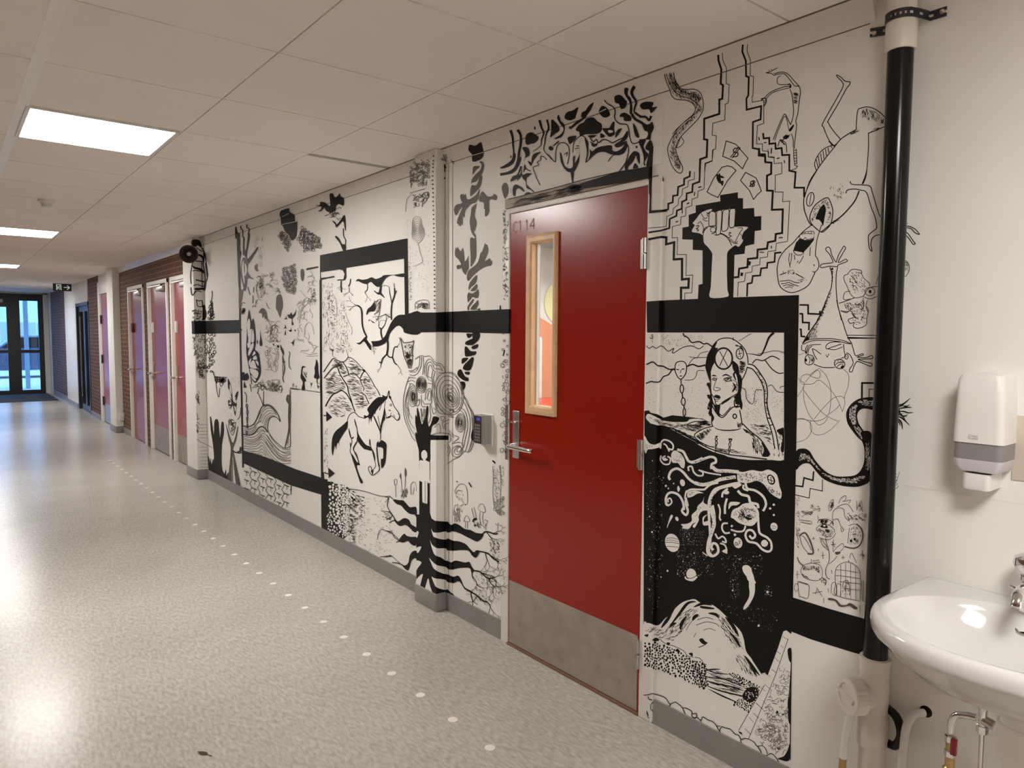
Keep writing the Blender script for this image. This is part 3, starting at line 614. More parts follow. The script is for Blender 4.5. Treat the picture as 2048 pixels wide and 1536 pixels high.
# ================================================================== THE MURAL
# Every drawing is paint on the wall: outlines are traced, carried onto the wall, pillar or moulding surface they are painted on.
BOXES = [(2.031, 3.18, 3.392, 0, CEIL), (2.0, 7.63, 8.02, 0, CEIL), (W-.012, 1.735, 1.80, 0, 2.078), (W-.012, 2.631, 2.682, 0, 2.078), (W-.014, 1.795, 2.662, 2.079, 2.122),
         (W-.012, 3.155, 3.174, .1, 2.378), (W-.006, 3.118, 3.150, .1, 2.378), (W-.003, 1.742, 2.676, 2.123, 2.33)]
def px(P):
    d = Vector(P)-EYE; z = d.dot(FW); return (1024+FPX*d.dot(RT)/z, 768-FPX*d.dot(UP)/z)
def seg(a, b): return (px(a), px(b))
SPLIT = []
for xf, y0, y1, z0, z1 in BOXES:
    SPLIT += [seg((xf, y0, z0), (xf, y0, z1)), seg((xf, y1, z0), (xf, y1, z1)), seg((W, y0, z0), (W, y0, z1))]
    if z0 > .01 or z1 < 2.2: SPLIT += [seg((xf, y0, z1), (xf, y1, z1)), seg((xf, y0, z0), (xf, y1, z0))]
CRN = Vector((-.0695, 0, -.030)).normalized(); CRP = Vector((W, 0, 2.380))
SPLIT.append(seg((W, .985, 2.380), (W, 7.63, 2.380)))
SPLIT = [(Vector(a), Vector(b)) for a, b in SPLIT]
def ray(x, y): return FW+RT*((x-1024)/FPX)-UP*((y-768)/FPX)
def surf(x, y):                      # nearest painted surface seen at that spot: (point on it, normal)
    d = ray(x, y); best = (W/d.x, Vector((W, 0, 0)), Vector((-1, 0, 0)))
    P = EYE+d*best[0]
    if P.z > 2.380 and .985 < P.y < 7.63:
        t = (CRP-EYE).dot(CRN)/d.dot(CRN); best = (t, CRP, CRN)
    for xf, y0, y1, z0, z1 in BOXES:
        t = xf/d.x; P = EYE+d*t
        if t < best[0] and y0 <= P.y <= y1 and z0 <= P.z <= z1: best = (t, Vector((xf, 0, 0)), Vector((-1, 0, 0)))
        t = y0/d.y if y0 else 9; P = EYE+d*t
        if t < best[0] and xf <= P.x <= W and z0 <= P.z <= z1: best = (t, Vector((0, y0, 0)), Vector((0, -1, 0)))
    return best[1], best[2]
def cut(poly, a, b):
    n = Vector((-(b-a).y, (b-a).x)); s = [(p-a).dot(n) for p in poly]
    if min(s) > -1e-6 or max(s) < 1e-6: return [poly]
    out = ([], [])
    for i in range(len(poly)):
        p, q, sp_, sq = poly[i], poly[(i+1) % len(poly)], s[i], s[(i+1) % len(poly)]
        if sp_ >= 0: out[0].append(p)
        if sp_ <= 0: out[1].append(p)
        if sp_*sq < 0: out[0].append(p.lerp(q, sp_/(sp_-sq))); out[1].append(p.lerp(q, sp_/(sp_-sq)))
    return [o for o in out if len(o) > 2]
def smooth(P, n=4, closed=False):
    P = [Vector(p) for p in P]; N = len(P); out = []
    if N < 3: return P
    for i in range(N if closed else N-1):
        if closed: a, b, c, d = P[i-1], P[i], P[(i+1) % N], P[(i+2) % N]
        else: a, b, c, d = P[max(i-1, 0)], P[i], P[i+1], P[min(i+2, N-1)]
        for k in range(n):
            t = k/n; out.append(.5*((2*b)+(c-a)*t+(2*a-5*b+4*c-d)*t*t+(3*b-a-3*c+d)*t**3))
    return out if closed else out+[P[-1]]
def inside(p, poly):
    c = False; n = len(poly)
    for i in range(n):
        a, b = poly[i], poly[i-1]
        if (a[1] > p[1]) != (b[1] > p[1]) and p[0] < (b[0]-a[0])*(p[1]-a[1])/(b[1]-a[1])+a[0]: c = not c
    return c
INKS = {'': (0, 1), '-': (1, 2), '+': (0, 3), '=': (1, 4), '%': (2, 1), '^': (3, 1), '~': (4, 1), '_': (3, 3), '&': (2, 3)}
IM = [M_ink, M_wall, M_grey, M_brown, M_pale]
DRAWN = [0]
class Ink:
    def __init__(s): s.f = []; s.n = 0
    def poly(s, P, c):
        P = [Vector(p[:2]) for p in P]
        for t in tessellate_polygon([[p.to_3d() for p in P]]): s.f.append(([P[i] for i in t], c, s.n))
    def stroke(s, P, w, c, closed=False, taper=0):
        P = [Vector(p[:2]) for p in P]; Q = [P[0]]
        for p in P[1:]:
            if (p-Q[-1]).length > .05: Q.append(p)
        P = Q; N = len(P)
        if N < 2: return
        if closed and (P[0]-P[-1]).length < .05: P = P[:-1]; N -= 1
        L = []
        for i in range(N):
            a = P[i-1] if (i or closed) else P[0]; b = P[(i+1) % N] if (i < N-1 or closed) else P[-1]
            d1 = (P[i]-a); d2 = (b-P[i]); d1 = d1.normalized() if d1.length else d2.normalized(); d2 = d2.normalized() if d2.length else d1
            m = d1+d2; m = m.normalized() if m.length > .2 else d1
            k = 1/max(.55, m.dot(d1)); f = 1
            if taper == 1: f = 1-.85*i/(N-1)
            if taper == 2: f = .2+.8*math.sin(PI*i/(N-1))
            n = Vector((-m.y, m.x))*w*.5*k*f; L.append((P[i]+n, P[i]-n))
        for i in range(N if closed else N-1):
            (a, b), (e, d) = L[i], L[(i+1) % N]
            s.f.append(([a, b, d], c, s.n)); s.f.append(([a, d, e], c, s.n))
    def build(s, name, parent, label):
        bm = bmesh.new(); cache = {}; k0 = DRAWN[0]; DRAWN[0] += s.n+1
        for P, c, ly in s.f:
            lo = (min(p.x for p in P), min(p.y for p in P)); hi = (max(p.x for p in P), max(p.y for p in P))
            pcs = [P]
            for a, b in SPLIT:
                if hi[0] < min(a.x, b.x) or lo[0] > max(a.x, b.x) or hi[1] < min(a.y, b.y) or lo[1] > max(a.y, b.y): continue
                pcs = [r for q in pcs for r in cut(q, a, b)]
            mi = INKS[c][0]; off = .0003+.000002*(k0+ly)
            for q in pcs:
                ce_ = sum(q, Vector((0, 0)))/len(q); o, n = surf(ce_.x, ce_.y); vsn = []
                for p in q:
                    key = (round(p.x, 2), round(p.y, 2), tuple(n), round(o.x+o.y, 4), ly)
                    if key not in cache:
                        d = ray(p.x, p.y); cache[key] = bm.verts.new(EYE+d*((o+n*off-EYE).dot(n)/d.dot(n)))
                    if cache[key] not in vsn: vsn.append(cache[key])
                if len(vsn) > 2:
                    try: f = bm.faces.new(vsn); f.material_index = mi
                    except ValueError: pass
        me = bpy.data.meshes.new(name)
        for f in bm.faces:
            f.normal_update()
            if f.normal.x > 0 or (abs(f.normal.x) < .1 and f.normal.y > 0): f.normal_flip()
        bm.to_mesh(me); bm.free()
        for m in IM: me.materials.append(m)
        o = bpy.data.objects.new(name, me); C.objects.link(o); o.parent = parent; o['label'] = label; return o
def draw(name, label, data, parent=None, seed=1):
    rnd = random.Random(seed); ink = Ink(); ox, oy, sc_ = 0, 0, 1; hw = 1.0
    for ln in data.replace(';', '\n').split('\n'):
        tk = ln.split()
        if not tk or tk[0] == '#': continue
        op = tk[0]; c = ''
        if op[0] in '-+=%^~_&': c = op[0]; op = op[1:]
        a = [float(v) for v in tk[1:]]
        ink.n += 1
        if op == '@': ox, oy, sc_ = a; continue
        if op == 'W': hw = a[0]; continue
        k = op[0]; w = float(op[1:]) if len(op) > 1 else 1
        def pts(v): return [(ox+v[i]*sc_, oy+v[i+1]*sc_) for i in range(0, len(v)-1, 2)]
        if k == 's': ink.stroke(smooth(pts(a)), w, c)
        elif k == 'l': ink.stroke(pts(a), w, c)
        elif k == 't': ink.stroke(smooth(pts(a)), w, c, taper=1)
        elif k == 'u': ink.stroke(smooth(pts(a)), w, c, taper=2)
        elif k == 'z': ink.stroke(smooth(pts(a), 4, True), w, c, True)
        elif k == 'Z': ink.stroke(pts(a), w, c, True)
        elif k == 'f': ink.poly(smooth(pts(a), 4, True), c)
        elif k == 'F': ink.poly(pts(a), c)
        elif k in 'eo':
            x, y = pts(a[:2])[0]; rx, ry = a[2]*sc_, a[3]*sc_; r = math.radians(a[4]) if len(a) > 4 else 0
            n = 10 if max(rx, ry) < 4 else 24
            P = [(x+rx*math.cos(2*PI*i/n)*math.cos(r)-ry*math.sin(2*PI*i/n)*math.sin(r), y+rx*math.cos(2*PI*i/n)*math.sin(r)+ry*math.sin(2*PI*i/n)*math.cos(r)) for i in range(n)]
            ink.poly(P, c) if k == 'e' else ink.stroke(P, w, c, True)
        elif k in 'dhbkgq':
            # d: dots n r0 r1 poly | h: hatch n len ang jit poly | b: blobs n r0 r1 poly | k: packed cells outline n r0 r1 poly | g: scribble curls n r jit poly | q: stitches along
            n = int(w); w = hw if k == 'h' else 1.1; P = pts(a[4:] if k == 'h' else a[2:]); a = [n]+a; xs = [p[0] for p in P]; ys = [p[1] for p in P]; done = []; tries = 0
            while len(done) < n and tries < n*30:
                tries += 1; x = rnd.uniform(min(xs), max(xs)); y = rnd.uniform(min(ys), max(ys))
                if not inside((x, y), P): continue
                if k == 'd':
                    r = rnd.uniform(a[1], a[2])*rnd.random()**.6; r = max(r, a[1]); m = 6; th = rnd.random()*6
                    ink.poly([(x+r*math.cos(th+6.283*i/m), y+r*math.sin(th+6.283*i/m)) for i in range(m)], c); done.append(1)
                elif k == 'h':
                    L = a[1]*rnd.uniform(.5, 1.2); g = math.radians(a[2]+rnd.uniform(-1, 1)*a[3]); dx, dy = math.cos(g)*L/2, math.sin(g)*L/2; bw = rnd.uniform(-.18, .18)*L
                    if inside((x+dx, y+dy), P) and inside((x-dx, y-dy), P):
                        ink.stroke(smooth([(x-dx, y-dy), (x-dy*.2*bw/L, y+bw), (x+dx, y+dy)], 3), w*rnd.uniform(.6, 1.2), c, taper=2); done.append(1)
                elif k == 'g':
                    g = rnd.random()*6; q = [(x, y)]
                    for i in range(5): g += rnd.uniform(-1, 1)*a[2]; x += math.cos(g)*a[1]; y += math.sin(g)*a[1]; q.append((x, y))
                    if all(inside(v, P) for v in q): ink.stroke(smooth(q, 3), w, c); done.append(1)
                else:
                    r = rnd.uniform(a[1], a[2])
                    if any((x-u)**2+(y-v)**2 < (r+s_)**2*.8 for u, v, s_ in done): continue
                    done.append((x, y, r)); m = 8; th = rnd.random()*6; st_ = rnd.uniform(.75, 1)
                    q = [(x+r*rnd.uniform(.8, 1.1)*math.cos(th+2*PI*i/m)*st_, y+r*rnd.uniform(.8, 1.15)*math.sin(th+2*PI*i/m)) for i in range(m)]
                    if k == 'b': ink.poly(smooth(q, 2, True), c)
                    else: ink.stroke(smooth(q, 2, True), w, c, True)
        elif k == 'r':           # contour rings: n x y rx ry wobble
            n, x, y, rx, ry, wb = a; x, y = pts([x, y])[0]; ph = [rnd.random()*6 for _ in range(4)]
            for i in range(int(n)):
                f = (i+1)/n; q = []
                for j in range(28):
                    t = 2*PI*j/28; g = f*(1+wb*(f*.6+.4)*(math.sin(2*t+ph[0])*.5+math.sin(3*t+ph[1])*.35+math.sin(5*t+ph[2])*.25))
                    q.append((x+rx*sc_*g*math.cos(t), y+ry*sc_*g*math.sin(t)))
                ink.stroke(smooth(q, 2, True), w, c, True)
        elif k == 'y':           # branching twigs: depth len ang spread x y
            def br(x, y, g, L, wd_, dep):
                q = [(x, y)]
                for i in range(3): g += rnd.uniform(-.35, .35); x += math.cos(g)*L/3; y += math.sin(g)*L/3; q.append((x, y))
                ink.stroke(smooth(q, 3), wd_, c, taper=1 if dep == 0 else 0)
                if dep > 0:
                    for sgn in (-1, 1):
                        if rnd.random() < .9: br(x, y, g+sgn*rnd.uniform(.3, 1)*a[3], L*rnd.uniform(.6, .85), max(wd_*.62, .55), dep-1)
            x, y = pts(a[4:6])[0]; br(x, y, math.radians(a[2]), a[1]*sc_, w, int(a[0]))
    return ink.build(name, parent or wall_right, label)
draw('fist_drawing', 'black stepped cloud around a white raised fist clutching banknotes', '''
@ 1280 300 .19536
F 822 525 820 462 1002 433 1002 493 1055 493 1055 600 1168 593 1172 680 1243 676 1240 820 1175 830 1170 962 1078 985 1070 1062 968 1075 955 1535 965 1560 590 1560 600 1380 640 1370 640 1028 540 1022 540 918 432 915 435 795 498 783 498 665 570 640 570 568
-f 700 640 730 628 770 640 800 620 835 620 860 610 905 605 940 600 975 605 975 690 965 790 915 800 1000 785 1105 790 1060 840 1040 900 1055 930 1010 990 980 975 940 1000 895 1050 890 1150 890 1300 895 1430 897 1500 720 1510 725 1400 740 1200 742 1070 700 1000 655 950 645 880 600 850 530 835 560 770 540 750 580 700 630 640 735 603 705 660
-F 742 1050 890 1050 890 1300 898 1503 718 1510 725 1400
+z1.6 712 640 745 628 772 645 772 720 768 775 710 780 705 700
+z1.6 785 640 812 618 838 630 832 760 822 850 800 868 778 855 785 740
+z1.6 850 630 885 608 912 620 905 720 900 800 870 830 838 822 842 720
+z1.6 920 615 950 600 976 610 972 700 965 780 935 795 915 780 915 700
+s1.8 650 850 665 800 720 780 780 782 778 820 760 850 730 858; +z1.4 725 800 770 798 768 835 728 838
+s1.6 645 880 655 830 690 795; +s1.6 760 868 790 872 830 860 895 900 940 980
+s1.4 620 640 660 700 690 690; +s1.4 590 760 620 735 650 800 640 850; +s1.4 640 700 660 720 690 730
+s1.8 572 780 600 775 590 800 575 805 600 820 580 830; +s1.6 680 640 695 650 685 665 700 680
+s1.4 820 850 870 870 960 940 1000 960; +s1.4 970 950 1020 850 1050 800 1000 800; +s1.5 905 850 930 845 910 870 935 880 910 895; +s1.3 1020 850 1050 890; +s1.3 900 910 970 960 1000 930
''')
draw('banknote_drawing', 'three flying banknotes with dollar signs', '''
@ 1280 80 .27344
Z1.8 630 738 700 762 790 865 770 900 750 942 690 885 605 850
Z1.8 640 920 675 930 702 955 640 1030 570 1152 520 1130 490 1112 540 1010 600 930
Z1.8 772 968 850 1010 888 1105 860 1130 830 1166 800 1100 735 1028
s2.2 725 790 690 795 685 820 715 825 710 850 675 855; l2 735 785 672 865; l1.8 725 780 660 860
s3.2 560 985 610 1005 565 1000 580 1040 605 1035 600 1060; l3 560 985 605 1065; l3 580 975 590 1050
s2.2 840 1030 815 1035 810 1055 835 1050 830 1070 800 1068; l2 845 1035 800 1070; l2 830 1025 822 1075
''')
draw('stepped_line_drawing', 'thick and thin stair stepped ink lines around the fist', '''
@ 1280 300 .19536
l3.6 512 215 508 270 452 295 450 355 390 378 385 462 338 470 335 535 290 550 288 608 225 622 100 640 105 560 122 60 130 -40
l3.6 688 -20 680 70 618 98 608 325 540 350 535 430 478 445 475 510 430 530 428 602 378 620 372 675 305 705 300 800 215 825 85 845
l4.6 85 915 215 890 270 895 268 965 350 945 345 1120 430 1115 430 1325 500 1318 495 1410 420 1410 420 1560
l1.3 558 225 555 300 495 315 490 375 435 400 430 462 395 500 390 560 340 600 335 655 275 680 270 780 215 790 85 800
l1.3 750 -10 740 108 665 135 655 400 595 420 590 485 532 505 530 570 470 590 468 675 420 685 415 765 330 785 328 900 385 895 380 1070 475 1070 470 1285 540 1280 530 1462 460 1465 455 1560
l2.4 595 385 630 375; l2.4 478 552 505 540; l2.4 365 738 390 730; l2 560 430 555 470; l2 432 610 432 650
l4 1218 -20 1222 45 1278 45 1285 125 1345 130 1342 245 1300 262 1300 415 1360 418 1350 612 1462 608 1455 850 1390 860 1385 930 1310 945 1300 1010 1205 1020 1200 1105 1105 1115 1100 1200 1015 1215 1008 1300 962 1305
l1.3 1310 -10 1312 70 1370 70 1375 140 1450 130 1452 240 1385 258 1382 430 1465 430 1460 530 1532 522 1510 935 1395 955 1390 1030 1310 1040 1305 1095 1230 1105 1225 1175 1150 1190 1145 1250 1080 1260 1070 1345 1005 1355 1000 1500
l3.4 1448 1048 1382 1055 1378 1145 1305 1155 1300 1205 1240 1212 1230 1285 1155 1290 1145 1360 1100 1370 1095 1500
l2.2 1420 900 1460 895; l2 1345 980 1345 1010; l2 1225 1045 1270 1048; l5 1125 1140 1115 1180; l5 1045 1255 1038 1290
@ 1280 80 .27344
l4 572 108 574 150 595 216 590 320 607 330 602 430 580 436 580 540 470 576 468 726 492 730 488 856 440 872 437 960
l1.4 602 95 606 150 632 205 630 320 652 326 645 460 624 470 620 585 532 610 528 696 558 700 553 796 530 806 528 886 480 905 474 960
l3.6 752 34 748 85 774 152 776 265 796 272 792 405 778 430 780 510 886 484 882 580 826 600 824 790 870 800 868 845 916 850 914 890
l1.4 787 30 783 80 808 150 806 262 830 266 826 408 820 412 820 455 905 440 905 610 858 626 852 760 895 760 895 810 940 816 938 856 986 862
l3.6 900 680 904 720 945 716 946 760 990 755 992 796 1036 790 1040 842 1092 840 1092 956 1138 966 1130 1080 1200 1080 1200 1150
l2 868 710 874 735; l2 905 752 925 750; l2.4 962 790 960 830; l2.4 1000 868 1020 862; l2 1055 880 1058 900
@ 1560 600 .19531
l3.4 200 50 288 52 288 140 405 145 412 110; l3.4 200 140 230 142 232 230 298 232 295 310; l3.4 200 298 215 302 218 372 260 376
l1.4 680 360 1020 362; l3.8 690 388 1010 392 990 400 990 520; l3.8 978 705 975 850 840 850 838 1010; l1.4 985 912 912 914 910 1010
@ 1270 880 .26042
l3 1228 350 1288 358 1298 290 1366 310 1372 240; l1.6 1228 420 1338 446 1345 372 1438 392 1440 300
''')
draw('eel_drawing', 'shaded eel hanging from the ceiling moulding', '''
@ 1280 80 .27344
s1.6 178 250 195 310 215 358 230 402 255 430 290 438 345 442 385 465 405 500 388 545 330 595 275 650 240 705 215 755 202 800 215 870 240 930 275 968 300 972 312 950 308 920 282 868 262 800 275 748 310 695 370 635 430 570 462 500 456 420 435 380 395 360 340 362 300 355 275 325 255 285 246 235
s1.5 190 245 210 300 250 370 300 410 370 430 420 470; s1.5 215 240 235 300 280 350 330 385 400 400 440 440; s1.4 225 240 245 290 270 330
s1.2 235 690 270 650 320 605 400 540 440 480; s1.2 240 760 250 700 300 640 360 590
z1.4 298 712 320 742 302 772 268 788 285 745
^h170 9 55 22 0 182 250 246 240 290 345 400 370 450 420 448 500 395 590 300 690 262 790 300 900 300 960 250 930 210 830 225 750 300 640 395 545 410 500 380 455 290 430 240 400
h150 7 70 40 0 250 270 300 352 430 380 455 440 420 470 360 420 280 390 225 330
h90 6 110 40 0 350 590 455 470 450 520 300 690 245 740 245 700 
h60 5 100 50 0 215 800 255 790 300 900 300 950 255 920
''',seed=2)
draw('bent_figure_drawing', 'thin bony figure bending over the stepped line', '''
@ 1480 100 .19536
s1.5 265 235 300 225 340 205 385 182; t1.5 300 215 290 200; t1.5 325 208 318 188; s1.5 270 235 320 240 350 260 375 250 450 245 490 280 560 370; s1.5 345 245 400 230 450 228 500 255 550 310 605 370
s1.4 415 262 385 285 380 325 400 352 450 355 505 352; s2.6 490 355 510 350 520 375 505 380
s1.6 520 370 460 375 370 405 300 440 250 490 215 515; s1.4 520 385 470 395 380 420 320 445 275 490 250 540; s2 215 500 260 495 268 530 245 575
s1.6 560 370 605 375 618 430 610 500 600 580 590 660 572 720 580 770; s1.5 510 400 530 450 540 520 548 600 545 670 530 730 515 770
h26 12 15 25 0 535 430 605 430 600 550 545 560
s1.6 515 760 495 720 460 655 430 700 390 790 340 920; s1.3 500 820 480 720 455 680 400 800 355 930
f 505 810 545 765 553 775 530 820 505 835
s1.5 580 770 570 860 560 950 555 1010; s1.5 525 855 545 920 545 1000; g14 2.5 1.2 440 880 510 840 520 860 470 930 420 950
s1.6 385 990 410 920 440 930 470 960 480 1050; s2.4 415 925 460 970
l1.4 548 1005 550 1090 560 1180 590 1190 570 1215 525 1230; l1.4 575 1010 580 1090 582 1170; s1.3 548 1030 575 1025; s1.3 549 1055 577 1050; s1.3 552 1080 580 1075; s1.3 555 1110 581 1105; s1.3 556 1140 582 1135; s1.3 558 1165 584 1160
''',seed=3)
draw('fish_man_drawing', 'upside down fish with human limbs swallowing a screaming head', '''
@ 1480 100 .19536
s1.8 985 262 1000 258 1040 285 1070 315 1110 325 1128 330 1120 358 1090 395 1000 560 905 720 905 745 950 820 1030 915
s1.8 985 262 1010 290 1045 325 1055 370 1000 480 850 745 855 790 890 880 940 975; s3 910 930 960 980 985 965
s2 970 985 1030 915 1100 865 1190 815; s1.8 1190 815 1192 740 1205 620 1240 595 1300 582 1370 600 1440 645 1490 700 1512 750 1505 770 1420 810 1320 850
h70 9 80 30 0 1210 620 1300 590 1440 650 1500 740 1480 770 1300 720 1230 690; h30 5 -30 20 0 1110 850 1220 810 1230 830 1120 880; h20 5 -15 15 0 1320 820 1440 790 1440 812 1330 850
s1.8 1315 845 1315 1000 1305 1150 1290 1290 1260 1370; s1.8 975 985 880 1100 800 1210 720 1330 680 1440 660 1510
s1.7 950 975 880 1000 810 1060 765 1150 770 1200 785 1240; l1.6 930 985 945 1005; l1.6 900 1000 910 1050; l1.6 875 1015 885 1085; l1.6 850 1035 860 1115; l1.6 825 1060 838 1145; l1.6 800 1085 815 1180; l1.6 780 1120 800 1205
@ 1560 340 .19531
s2 255 245 242 320 250 410 270 470 300 540 330 570
o1.7 310 300 36 72 14; s1.3 320 240 310 300 300 360
z1.9 490 285 520 340 540 410 535 490 515 560 470 610 420 635 330 560 305 500 320 430 360 360 430 305
f 448 352 470 400 460 470 440 570 425 540 400 510 365 500 385 440 410 390
h70 4.5 10 40 0 310 440 370 360 450 300 500 300 530 400 530 500 490 570 470 560 490 430 465 340 390 420 350 500 350 540 320 520
s1.8 320 565 250 620 190 680 130 750 60 810 0 890 -20 950 -30 1020 -20 1120 0 1190 50 1235 120 1255 200 1235 290 1180 340 1090 360 1040
s1.6 425 560 408 620 385 690 372 760 362 870 380 900 398 960 390 1010 360 1042 330 1040
F 205 700 255 660 352 655 345 720 300 780 240 845 135 825 165 740
-f 195 690 215 655 270 632 340 630 350 660 335 700 290 715 230 712
+s1.3 195 690 215 655 270 632 340 630 352 660; +s1.3 215 660 270 650 335 655; +s1.2 255 640 258 655; +s1.2 290 632 292 652; +s1.2 320 632 318 655; +s1.3 195 690 230 712 250 700 260 690 275 710 330 700
z1.3 140 825 240 845 210 870 165 865
s1.3 100 850 90 920 105 1000; s1.3 120 850 115 920 100 980; s1.3 145 870 152 920; s1.3 240 880 215 930 190 960; s1.2 185 930 175 950; s1.4 310 790 305 880; s1.6 345 965 352 985
s1.8 0 1075 65 1050; s1.8 160 1060 240 1105; s1.4 0 1140 50 1135 100 1130 150 1150 200 1155; s1.4 10 1165 60 1160 90 1150 130 1170 190 1190; s1.4 30 1190 80 1175 140 1190; s1.2 50 1208 90 1195 130 1208; h24 4 40 50 0 20 1020 190 1010 190 1070 30 1070; h10 5 -30 20 0 180 1130 300 1060 320 1080 220 1180
s1.8 720 115 725 138 760 150 830 152 920 165 945 230 1010 440 1060 545; s1.8 675 240 690 205 760 195 820 205 885 230 930 370 975 490 990 590 960 620 910 665 905 720 915 800 935 830 942 822 930 760 945 700 990 668 1055 665
s2.6 810 215 770 310 700 400 620 480 530 545; s2 530 545 420 635; s2 890 0 870 70 840 145; s1.7 380 0 310 120 255 250
h24 6 60 12 0 480 150 640 130 660 300 580 320 ; h20 3.5 -40 30 0 530 520 620 480 640 490 540 560
s1.5 1270 545 1310 548; s1.7 1270 575 1330 578 1390 610 1432 660; s1.6 1270 590 1340 600 1380 640 1425 662; s1.7 1270 630 1310 650 1360 720 1385 755 1360 758 1320 700 1270 655
''',seed=4)
draw('frog_drawing', 'upside down frog wearing a tall cone hat', '''
@ 1560 340 .19531
s1.6 505 985 430 1000 412 990 420 970 450 960 530 950 540 930 505 860 470 820 475 795 500 790 515 810 530 870 570 940 580 930 600 870 640 800 655 780 672 800 650 840 600 930 610 945 670 915 688 925 680 940 600 970 590 990
s1.6 505 985 590 990; s1.8 510 995 535 1080 525 1200 490 1290 440 1430 380 1540; s1.6 590 995 575 1080 575 1220 590 1370 630 1540
h50 3 10 10 0 520 1000 550 1000 545 1150 522 1150; h60 4 20 20 0 500 1240 530 1260 440 1500 400 1500
@ 1560 600 .19531
s2.2 475 0 440 90 385 210 300 330 240 430; s1.7 580 0 600 90 640 220 690 370 735 445
s1.5 225 440 300 405 440 395 560 400 660 420 725 445; s1.5 240 455 320 420 450 412 600 425 690 445 735 448
f 240 430 280 375 300 400 260 425 225 465
d160 .5 .9 460 20 440 100 400 230 320 390 260 400 380 210; h50 4 -60 60 0 290 330 380 250 390 380 260 420
s1.5 225 460 222 510 250 520 270 550 262 500 285 460; s1.4 270 550 285 490 320 460 420 455; s1.4 285 560 295 500 330 470; s1.5 330 500 350 560 380 610; s1.5 330 500 360 510 420 555
s1.5 620 430 540 430 480 455 475 500 540 480 630 450; s1.4 490 500 560 510 640 480; s1.2 470 560 485 585 500 550
s1.6 345 655 440 690 560 690; s1.5 650 450 660 540 680 590; s1.6 300 560 270 570 255 610 262 650 300 665 335 650 350 610 335 575 300 560
e 266 615 11 16; s1.3 290 575 308 610 295 655; h20 3 0 30 0 310 580 345 590 340 640 315 650
o1.5 610 655 55 48 20; f 620 690 645 665 655 690 630 700; s1.3 560 670 600 640 660 640; s1.3 580 690 610 660 650 655; h24 4 -20 40 0 550 600 660 580 660 640 560 650
o1.5 680 580 18 25; s1.6 735 450 750 500 775 570 840 550 850 565 790 585 880 590 930 570 950 580 940 600 860 605 800 608 860 630 920 645 945 655 935 678 900 670 830 640 790 630 760 670 740 730 715 735 712 710 745 660 745 620 715 560 680 540
''',seed=5)
draw('orbit_drawing', 'pale looping pen circles beside the frog', '''
@ 1560 600 .19531
%s1 180 990 230 910 250 850 215 830 225 780 280 760 340 790 400 800 410 750 380 720 300 790 260 840
%s1 225 860 330 860 400 820 500 900 570 990 610 1070 640 1145; %s1 415 700 380 710 300 770; %s1 410 710 470 770 515 890 520 1020 500 1160 440 1220 350 1240 230 1220 165 1230
%s1 240 880 245 1020 290 1160 350 1240 400 1280 460 1250 490 1200; %s1 240 920 330 1040 430 1150 520 1210 590 1240; %s1 640 700 700 760 700 870 660 990 665 1060 640 1140
%s1 350 1220 430 1120 540 1010 620 985 660 1010; %s1 500 1170 580 1110 610 1070; %s1 165 1215 240 1215 310 1260 325 1330 270 1420 165 1460; %s1 310 1240 315 1330 370 1380 450 1370 540 1310 610 1230
%s1 190 800 215 850; %s1 0 540 60 545; %s1 190 565 240 545
''',seed=6)
draw('chunk_creature_drawing', 'shaggy one eyed lump creature half behind the black pipe', '''
@ 1560 340 .19531
^s1.4 690 1070 660 1080 655 1120 690 1200 720 1270; ^s1.5 690 1070 720 1030 760 1015 830 1030 835 1055 800 1050; ^s1.4 830 1050 860 1110 915 1160 915 1190; ^s1.4 720 1270 770 1310 860 1290
^s1.6 850 1300 900 1220 960 1195 1025 1190; ^s1.5 860 1300 920 1320 980 1300 1025 1280; ^o1.5 920 1245 50 42; e 922 1245 15 18; ^s1.5 1020 1020 1000 1100 985 1170; ^h20 5 70 30 0 1000 1080 1025 1060 1025 1180 1000 1180
^s1.4 720 1240 670 1250 650 1290 660 1330 720 1320; ^s1.7 605 1365 680 1340 760 1310; ^s1.4 620 1440 680 1450 720 1440; ^s1.4 850 1310 860 1380 830 1440
^h60 7 50 35 0 690 1080 760 1030 830 1060 900 1170 850 1270 740 1260; ^h50 6 60 70 0 640 1360 850 1330 880 1420 700 1440
@ 1560 600 .19531
^s1.6 620 110 680 130 720 110 760 170 700 200 720 240 760 230 750 270 800 290 880 255 890 180 905 110 880 60; ^h80 5 60 70 0 640 60 860 20 890 180 860 250 770 270 720 200 760 160; ^f 730 130 770 165 790 190 760 180
^s1.4 840 0 860 60 830 100; ^s1.4 895 0 880 70 905 130
@ 1560 340 .19531
^s1.5 1250 935 1290 930 1320 970 1322 1030 1290 1085 1258 1090; ^o1.4 1290 960 12 15; ^h22 4 60 60 0 1255 940 1320 960 1310 1050 1260 1080; ^s1.4 1268 1090 1262 1200 1245 1300; ^h14 4 80 40 0 1240 1390 1260 1400 1260 1490 1235 1490
''',seed=7)
